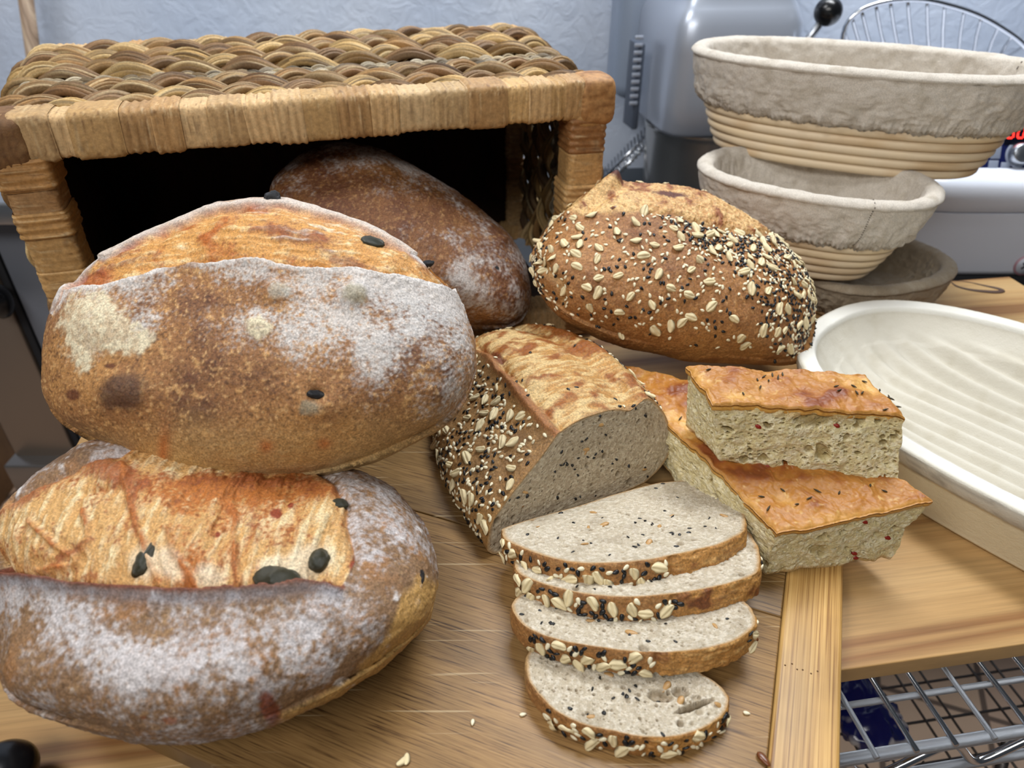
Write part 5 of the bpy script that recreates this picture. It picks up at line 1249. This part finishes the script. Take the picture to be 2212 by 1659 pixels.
slab('focaccia_piece', 'upper golden focaccia piece, flecked with herbs, resting on the other focaccia piece', [a, b, up(bkR, -h1) , up(bkL, -h1) + np.array([.004, -.006, 0]), aT, bT, bkR, bkL], 17, FP,
     ([(1636, 822), (1650, 815), (1660, 824), (1668, 812), (1680, 818), (1642, 838), (1605, 852), (1806, 836), (1812, 845), (1844, 836), (1850, 850), (1862, 850), (1866, 826), (1902, 842), (1912, 886), (1922, 855), (1930, 858), (1940, 880), (1530, 800), (1690, 810)], [(1638, 922), (1808, 920), (1858, 866), (1660, 1010)]), '',
     hollow=((1717, 870, 24, 11, .006), (1857, 905, 15, 14, .005), (1622, 880, 11, 12, .004), (1775, 975, 15, 17, .005), (1610, 990, 15, 7, .004), (1650, 992, 12, 10, .004), (1745, 972, 10, 8, .003), (1830, 945, 8, 8, .003), (1760, 905, 50, 26, .003)))

# a few seeds fallen on the boards
def loose():
    for kind, pts, lab in (('white', [(1021, 1560), (1130, 1543), (1613, 1540)], 'single white sesame seed fallen on the bamboo board'),
                           ('oat', [(868, 1645), (878, 1640)], 'small oat flake fallen on the bamboo board near the lower edge')):
        for k, (x, y) in enumerate(pts):
            p = at_z(x, y, BZ + .0008); o = put_seed(kind, p, np.array([0, 0, 1.]), RNG.uniform(0, 6), 1.0 if kind == 'white' else .55, None, 0)
            where = {(1021, 1560): 'between the olive loaf and the smallest slice', (1130, 1543): 'just left of the smallest slice', (1613, 1540): 'right of the smallest slice', (868, 1645): 'by the lower picture edge', (878, 1640): 'touching another flake, slightly higher'}[(x, y)]
            tag(o, ('white sesame seed on the bamboo board ' if kind == 'white' else 'oat flake on the bamboo board ') + where, 'seed' if kind == 'white' else 'oat flake', 'loose seeds on the bamboo board')
    p = at_z(1650, 1640, BZ + .0015); o = put_seed('flax', p, np.array([0, 0, 1.]), 2.4, 1.15, None, 0, name='bread_crumb'); tag(o, 'brown crust crumb at the joint of the bamboo end strip, lower right', 'crumb')
    p = at_z(1628, 1381, BZ + .0015); o = put_seed('flax', p, np.array([0, 0, 1.]), .4, .8, None, 0, name='linseed'); tag(o, 'single brown linseed beside the right tip of the third slice', 'seed')
loose()
# ================================================================ cane proving baskets
def linen():
    m, nt, b = nodes('raw_linen'); a = nd(nt, 'ShaderNodeAttribute', attribute_name='Col'); v = nd(nt, 'ShaderNodeTexCoord').outputs['Object']
    ws = []
    for k, rot in ((0, .4), (1, .4 + PI / 2)):
        pass
    n = noise(nt, 1500, 3, .7, v); r = ramp(nt, n.outputs['Fac'], [(.34, .62), (.66, 1.15)])
    c = mixrgb(nt, a.outputs['Color'], r.outputs['Color'], 1.0, 'MULTIPLY'); lk(nt, c, b.inputs['Base Color']); b.inputs['Roughness'].default_value = .9; b.inputs['Specular IOR Level'].default_value = .15
    n2 = noise(nt, 60, 4, .6, v, .6); l = bump(nt, b, n2.outputs['Fac'], .35, .004); bump(nt, b, n.outputs['Fac'], .6, .0008, l); b.inputs['Sheen Weight'].default_value = .15
    return m
M_LINEN = linen()
def cane_mat():
    m, nt, b = nodes('peeled_cane'); a = nd(nt, 'ShaderNodeAttribute', attribute_name='Col'); lk(nt, a.outputs['Color'], b.inputs['Base Color']); b.inputs['Roughness'].default_value = .5
    v = mapping(nt, (40, 40, 400)); n = noise(nt, 8, 3, .5, v); bump(nt, b, n.outputs['Fac'], .1, .001); return m
M_CANE = cane_mat()
def se(a, b, th, p=2.35):
    c, s = np.cos(th), np.sin(th); return np.stack([np.sign(c) * np.abs(c) ** (2 / p) * a, np.sign(s) * np.abs(s) ** (2 / p) * b], -1)
def banneton(label, loc, yaw, tiltx, tilty, a, b, h, coils, cloth_to, seed, taper=.76, tone='#d6ccbe', bulge=.004, nails=(), sag=0):
    loc = np.asarray(loc, float); R = rotz(yaw) @ rotx(tiltx) @ roty(tilty)
    t = thing('proving_basket', loc, label, 'proving basket', 'cloth lined cane proving baskets')
    def W(P): return P @ R.T + loc
    n = 260; th = np.arange(n) / n * 2 * PI; hc = h / coils
    def ring(z): f = taper + (1 - taper) * (np.clip(z / h, 0, 1) ** .75); return a * f, b * f
    for k in range(coils):
        z = hc * (k + .5); ra, rb = ring(z); xy = se(ra - hc * .4, rb - hc * .4, th)
        path = np.concatenate([xy, np.full((n, 1), z)], 1)
        v, f, tt = tube(W(path), hc * .53, 14, closed=True, up=R[:, 2]); c = np.tile(hexc('#e0cbaa'), (len(v), 1)); g = fbm(v * np.array([14, 14, 14]), 2, seed + k); c = mixc(c, hexc('#cfb28a'), sstep(0, .4, g)); c = mixc(c, hexc('#e5cda6'), sstep(0, .4, -g))
        if z < h * .93: mk('cane_coil', v, f, M_CANE, t, col=c)
    base = W(np.concatenate([np.concatenate([se(ring(0)[0] * .97, ring(0)[1] * .97, th), np.full((n, 1), .004)], 1), np.concatenate([se(ring(0)[0] * .97, ring(0)[1] * .97, th), np.full((n, 1), .0)], 1), [[0, 0, 0.004], [0, 0, 0]]]))
    j = np.arange(n); j2 = (j + 1) % n
    mk('cane_base', base, np.stack([j, j2, n + j2, n + j], -1), M_CANE, t, col=np.tile(hexc('#c8a878'), (len(base), 1)), T=np.concatenate([np.stack([np.full(n, 2 * n), j2, j], -1), np.stack([np.full(n, 2 * n + 1), n + j, n + j2], -1)]))
    # liner profile: centre of the floor, up the inside, over the rim, down the outside to the gathered hem
    zo = h * cloth_to; prof = []
    for q in np.linspace(0.02, .9, 26): prof.append((q, .012 + .0 * q, 'f'))
    m1 = [(0, z) for z in np.linspace(.014, h - .002, 30)]
    rows = []
    K = 520; th2 = np.arange(K) / K * 2 * PI
    def row(fa, fb, off, z, wr, hem=0): rows.append((fa, fb, off, z, wr, hem))
    for q in np.linspace(.03, .92, 22): fa, fb = ring(.01); row(fa * q, fb * q, -hc * .9 * q, .012 + .004 * q ** 6, .8)
    for z in np.linspace(.018, h - .003, 30): fa, fb = ring(z); row(fa, fb, -hc * 1.15 - .002, z, 1)
    fa, fb = ring(h)
    for q in np.linspace(.15, PI - .1, 14): row(fa, fb, -hc * .35 - math.cos(q) * (hc * .55 + .0045), h - .001 + math.sin(q) * .0075, .35)
    for q in np.linspace(0, 1, 64): z = h - .002 - (h - .002 - zo) * q; fa, fb = ring(z); row(fa, fb, .0042 + .0035 * math.sin(q * PI) - .0035 * sstep(.9, 1, q), z, .5 + q, q)
    fa, fb = ring(zo); row(fa, fb, -.0012, zo + .001, .1, 1)
    rng = np.random.default_rng(seed); V = []; hem = []
    for fa, fb, off, z, wr, q in rows:
        xy = se(fa, fb, th2); nn = xy / (np.array([fa, fb]) ** 2 + 1e-9); nn /= np.linalg.norm(nn, axis=1, keepdims=True) + 1e-12; xy = xy + nn * off; V.append(np.concatenate([xy, np.full((K, 1), z)], 1)); hem.append(np.full(K, q))
    V = np.concatenate(V); q = np.concatenate(hem); wr = np.repeat([r[4] for r in rows], K); F = grid_faces(len(rows), K, False, True)
    ang = np.tile(th2, len(rows)); arc = ang * (a + b) / 2
    nrm = normals(V, F); out = np.stack([V[:, 0] / a ** 2, V[:, 1] / b ** 2, 0 * V[:, 0]], -1); out /= np.linalg.norm(out, axis=1, keepdims=True) + 1e-12
    isout = q > 0; nrm = np.where((np.sum(nrm * out, 1) * np.where(isout, 1, -1) < 0)[:, None] & (np.repeat([r[3] for r in rows], K) > .02)[:, None], -nrm, nrm)
    fold = fbm(np.stack([V[:, 0] * 46, V[:, 1] * 46, V[:, 2] * 40], -1), 3, seed); fine = fbm(V * 150, 3, seed + 1)
    gath = np.sin(arc * 1300 + 5 * fbm(np.stack([arc * 40, q * 2, q * 0], -1), 2, seed + 3)) * sstep(.55, 1, q); pleat = ridged(np.stack([arc * 75, q * 1.2, q * 0], -1), 2, seed + 4) * sstep(.2, .9, q)
    disp = wr * (1 - .75 * sstep(.8, 1, q)) * (.0046 * fold + .0022 * fine) + .0015 * gath + .0034 * (pleat - .5) * sstep(.2, .9, q) * (1 - sstep(.93, 1, q))
    V = V + nrm * disp[:, None]; V[:, 2] += np.where(q > .8, .0018 * np.sin(arc * 300) * (q - .8) * 4, 0) + .003 * sag * np.sin(2 * ang + 1) * (V[:, 2] > h * .5)
    c0 = np.concatenate([V, [[0, 0, .012]]]); T = np.stack([np.full(K, len(V)), np.arange(K), (np.arange(K) + 1) % K], -1)
    col = np.tile(hexc(tone), (len(c0), 1)); g = fbm(c0 * 60, 3, seed + 7); col = mixc(col, hexc('#b5a894'), .5 * sstep(0, .4, g)); 
    lin = mk('cloth_liner', W(c0), F, M_LINEN, t, col=col, T=T)
    # stitched seam across the liner
    for ss in ((nails[0],) if nails else ()):
        k = int(ss / (2 * PI) * K) % K; ids = [r * K + k for r in range(40, len(rows) - 4)]
        pth = W(V[ids]) + (W(nrm[ids]) - loc) * .0002
        mb = MB()
        for i in range(2, len(pth) - 2, 3): v, f, tt = tube(pth[i:i + 2], .0006, 5); mb.add(v, f, tt)
        o = mb.build('seam_stitching', plain('grey_thread_%d' % seed, hexc('#5a5048'), .8), lin)
    return t
# lowest basket, then the two stacked on it
banneton('small linen lined basket underneath the stack, only its right rim showing', (.430, .800, .001), math.radians(20), 0, 0, .098, .072, .046, 5, .12, 31, tone='#a3937c', nails=(.55,))
B1C = (.337, .793, .0575)
banneton('middle linen lined cane basket, directly beneath the long upper basket', B1C, math.radians(-30), 0, math.radians(0), .124, .078, .097, 10, .48, 32, taper=.62, nails=(5.25,))
B2C = (.399, .890, .151)
banneton('long linen lined cane basket on top of the stack, before the white mixer', B2C, math.radians(-26), 0, math.radians(0), .187, .090, .107, 10, .48, 33, taper=.78, nails=(.5,))

# ================================================================ white pulp proving mould
def pulp():
    U = N3([.64, -.77, 0]); Wd = N3([.77, .64, 0]); s0, w0 = -.052, .664; a, b, h = .247, .152, .056
    c = U * s0 + Wd * w0; c[2] = .0004; K = 420; th = np.arange(K) / K * 2 * PI; R = np.stack([U, Wd, [0, 0, 1]], 1)
    if np.linalg.det(R) < 0: R[:, 1] *= 1
    rows = []
    def row(off, z): rows.append((off, z))
    # outer foot, wall, rim, ribbed inside
    row(-.30 * b, .0); row(-.020, 0.0); row(-.013, .0004); row(-.011, .003)
    for q in np.linspace(0, 1, 16): row(-.011 + .007 * q, .004 + (h - .020) * q)
    for q in np.linspace(0, 1, 6): row(-.003 + .003 * math.sin(q * PI / 2), h - .015 + .013 * q)
    for q in np.linspace(0, 1, 6): row(-.0015 * q - .0002, h - .0015 + .0015 * math.sin(q * PI / 2))
    for q in np.linspace(0, 1, 6): row(-.004 - .011 * q, h)
    for q in np.linspace(.1, 1, 5): row(-.015 - .003 * q, h - .0035 * q * q)
    depth = .047; wi = b - .01802
    for q in np.linspace(0, 1, 170)[1:]:
        z = h - .0035 - depth * math.sin(min(q * 1.5, 1) * PI / 2) ** .75; row(-.018 - wi * q * .975, z)
    V = []; 
    for off, z in rows:
        xy = se(a, b, th, 2.5); k = (b + off) / b; ka = (a + off * (1 + .0)) / a
        xy2 = se(max(a + off, a - b + .0005), max(b + off, .0003), th, 2.5 if off > -.04 else 2.3); V.append(np.concatenate([xy2, np.full((K, 1), z)], 1))
    V = np.concatenate(V); off = np.repeat([r[0] for r in rows], K); F = grid_faces(len(rows), K, False, True)
    L = V.copy(); ins = off < -.03; ins &= np.repeat(np.arange(len(rows)) > 20, K)
    # ribs run lengthwise and fade towards the rounded end
    rib = np.sin(L[:, 1] / .0205 * 2 * PI + .6) * sstep(.030, .046, -off) * sstep(-a * .93, -a * .5, L[:, 0]); V[:, 2] += np.where(ins, .0052 * rib, 0)
    g = fbm(L * 40, 3, 4); g2 = fbm(L * 260, 3, 5); V[:, 2] += np.where(off > -.02, .0004 * g2, .0003 * g2)
    P = V @ R.T + c
    col = np.tile(hexc('#cdc7b8'), (len(P), 1)); col = mixc(col, hexc('#bfb7a4'), .6 * sstep(0, .4, g)); outer = np.repeat(np.arange(len(rows)) < 20, K); col = mixc(col, hexc('#d6c6a2'), outer * .9)
    lip = np.repeat((np.arange(len(rows)) >= 19) & (np.arange(len(rows)) < 27), K) * sstep(-.1, .3, fbm(L * np.array([60, 60, 300]), 3, 9)); col = mixc(col, hexc('#a39c90'), .7 * lip)
    col = mixc(col, hexc('#e4e2da'), .7 * np.repeat((np.arange(len(rows)) >= 32) & (np.arange(len(rows)) < 43), K))
    m, nt, bb = nodes('wood_pulp'); at = nd(nt, 'ShaderNodeAttribute', attribute_name='Col'); lk(nt, at.outputs['Color'], bb.inputs['Base Color']); bb.inputs['Roughness'].default_value = .75
    v = nd(nt, 'ShaderNodeTexCoord').outputs['Object']; n = noise(nt, 700, 3, .6, v); l = bump(nt, bb, n.outputs['Fac'], .35, .0008); n2 = noise(nt, 120, 4, .6, v); bump(nt, bb, n2.outputs['Fac'], .25, .002, l)
    if (np.cross(P[F[K * 60, 2]] - P[F[K * 60, 0]], P[F[K * 60, 3]] - P[F[K * 60, 1]]))[2] < 0: F = F[:, ::-1]
    cc = P[-K:].mean(0); P = np.concatenate([P, [cc]]); col = np.concatenate([col, col[-1:]]); jj = np.arange(K); T = np.stack([np.full(K, len(P) - 1), (len(rows) - 1) * K + jj, (len(rows) - 1) * K + (jj + 1) % K], -1)
    if np.cross(P[T[0, 1]] - P[T[0, 0]], P[T[0, 2]] - P[T[0, 0]])[2] < 0: T = T[:, ::-1]
    o = mk('proving_mould', P, F, m, col=col, T=T); tag(o, 'large white wood pulp proving mould with ribbed inside, at the right edge', 'proving mould')
pulp()
# ---------------------------------------------------------------- light: ceiling light from behind, plus added fill lamps
def area(name, loc, target, size, power, color, sy=None):
    l = bpy.data.lights.new(name, 'AREA'); l.energy = power; l.color = color; l.size = size
    if sy: l.shape = 'RECTANGLE'; l.size_y = sy
    o = bpy.data.objects.new(name, l); COL.objects.link(o); o.location = loc
    d = Vector(target) - Vector(loc); o.rotation_euler = d.to_track_quat('-Z', 'Y').to_euler(); return o
area('ceiling_and_fill_light', (.35, 1.38, 1.70), (.05, .5, 0), .9, 20, (.95, .98, 1.0), .35)
area('ceiling_and_fill_light', (-.45, -.75, 1.35), (0, .5, .05), 1.3, 18, (1.0, .98, .95), .4)  # added frontal fill, stands in for diffuse room light
area('ceiling_and_fill_light', (.7, 1.0, 1.9), (.9, 1.45, .1), .9, 27, (.92, .96, 1.0), .3)  # added lamp, brightens the wall and both mixers
area('ceiling_and_fill_light', (-1.1, .3, 1.8), (-1.0, 1.2, -.4), .9, 20, (.97, .98, 1.0), .3)  # added lamp, brightens the steel cabinet at the left
w = bpy.data.worlds.new('room_air'); SC.world = w; w.use_nodes = True
w.node_tree.nodes['Background'].inputs['Color'].default_value = (.82, .90, 1.0, 1); w.node_tree.nodes['Background'].inputs['Strength'].default_value = .07
SC.view_settings.view_transform = 'Standard'; SC.view_settings.look = 'None'; SC.view_settings.gamma = 1; SC.view_settings.exposure = -.1
SC.cycles.max_bounces = 6; SC.cycles.diffuse_bounces = 3; SC.cycles.glossy_bounces = 3; SC.cycles.use_adaptive_sampling = True; SC.cycles.adaptive_threshold = .02
# ---------------------------------------------------------------- camera, light
cam = bpy.data.cameras.new('camera'); co = bpy.data.objects.new('camera', cam); COL.objects.link(co)
co.location = (0, 0, CH); co.rotation_euler = (PI / 2 - PITCH, 0, 0)
cam.sensor_fit = 'HORIZONTAL'; cam.sensor_width = 36; cam.lens = 36 * FPX / 2212; cam.clip_start = .01
cam.dof.use_dof = True; cam.dof.focus_distance = .53; cam.dof.aperture_fstop = cam.lens / 1000 / .0034 * .5 * 2
SC.camera = co
# ---------------------------------------------------------------- origins at the base of each thing and part
def recentre():
    bpy.context.view_layer.update()
    obs = list(COL.objects); world = {o: o.matrix_world.copy() for o in obs}; new = {}
    for o in obs:
        if o.type != 'MESH' or o.data.users > 1: new[o] = world[o]; continue
        n = len(o.data.vertices); v = np.zeros(n * 3, np.float32); o.data.vertices.foreach_get('co', v); v = v.reshape(-1, 3)
        if world[o] != Matrix.Identity(4) or n == 0:
            new[o] = world[o]; continue
        lo, hi = v.min(0), v.max(0); c = Vector(((lo[0] + hi[0]) / 2, (lo[1] + hi[1]) / 2, lo[2]))
        o.data.transform(Matrix.Translation(-c)); new[o] = Matrix.Translation(c)
    for o in obs:
        if o.parent is not None:
            o.matrix_parent_inverse = new[o.parent].inverted()
        if new[o] is not world[o]: o.matrix_basis = new[o]
recentre()
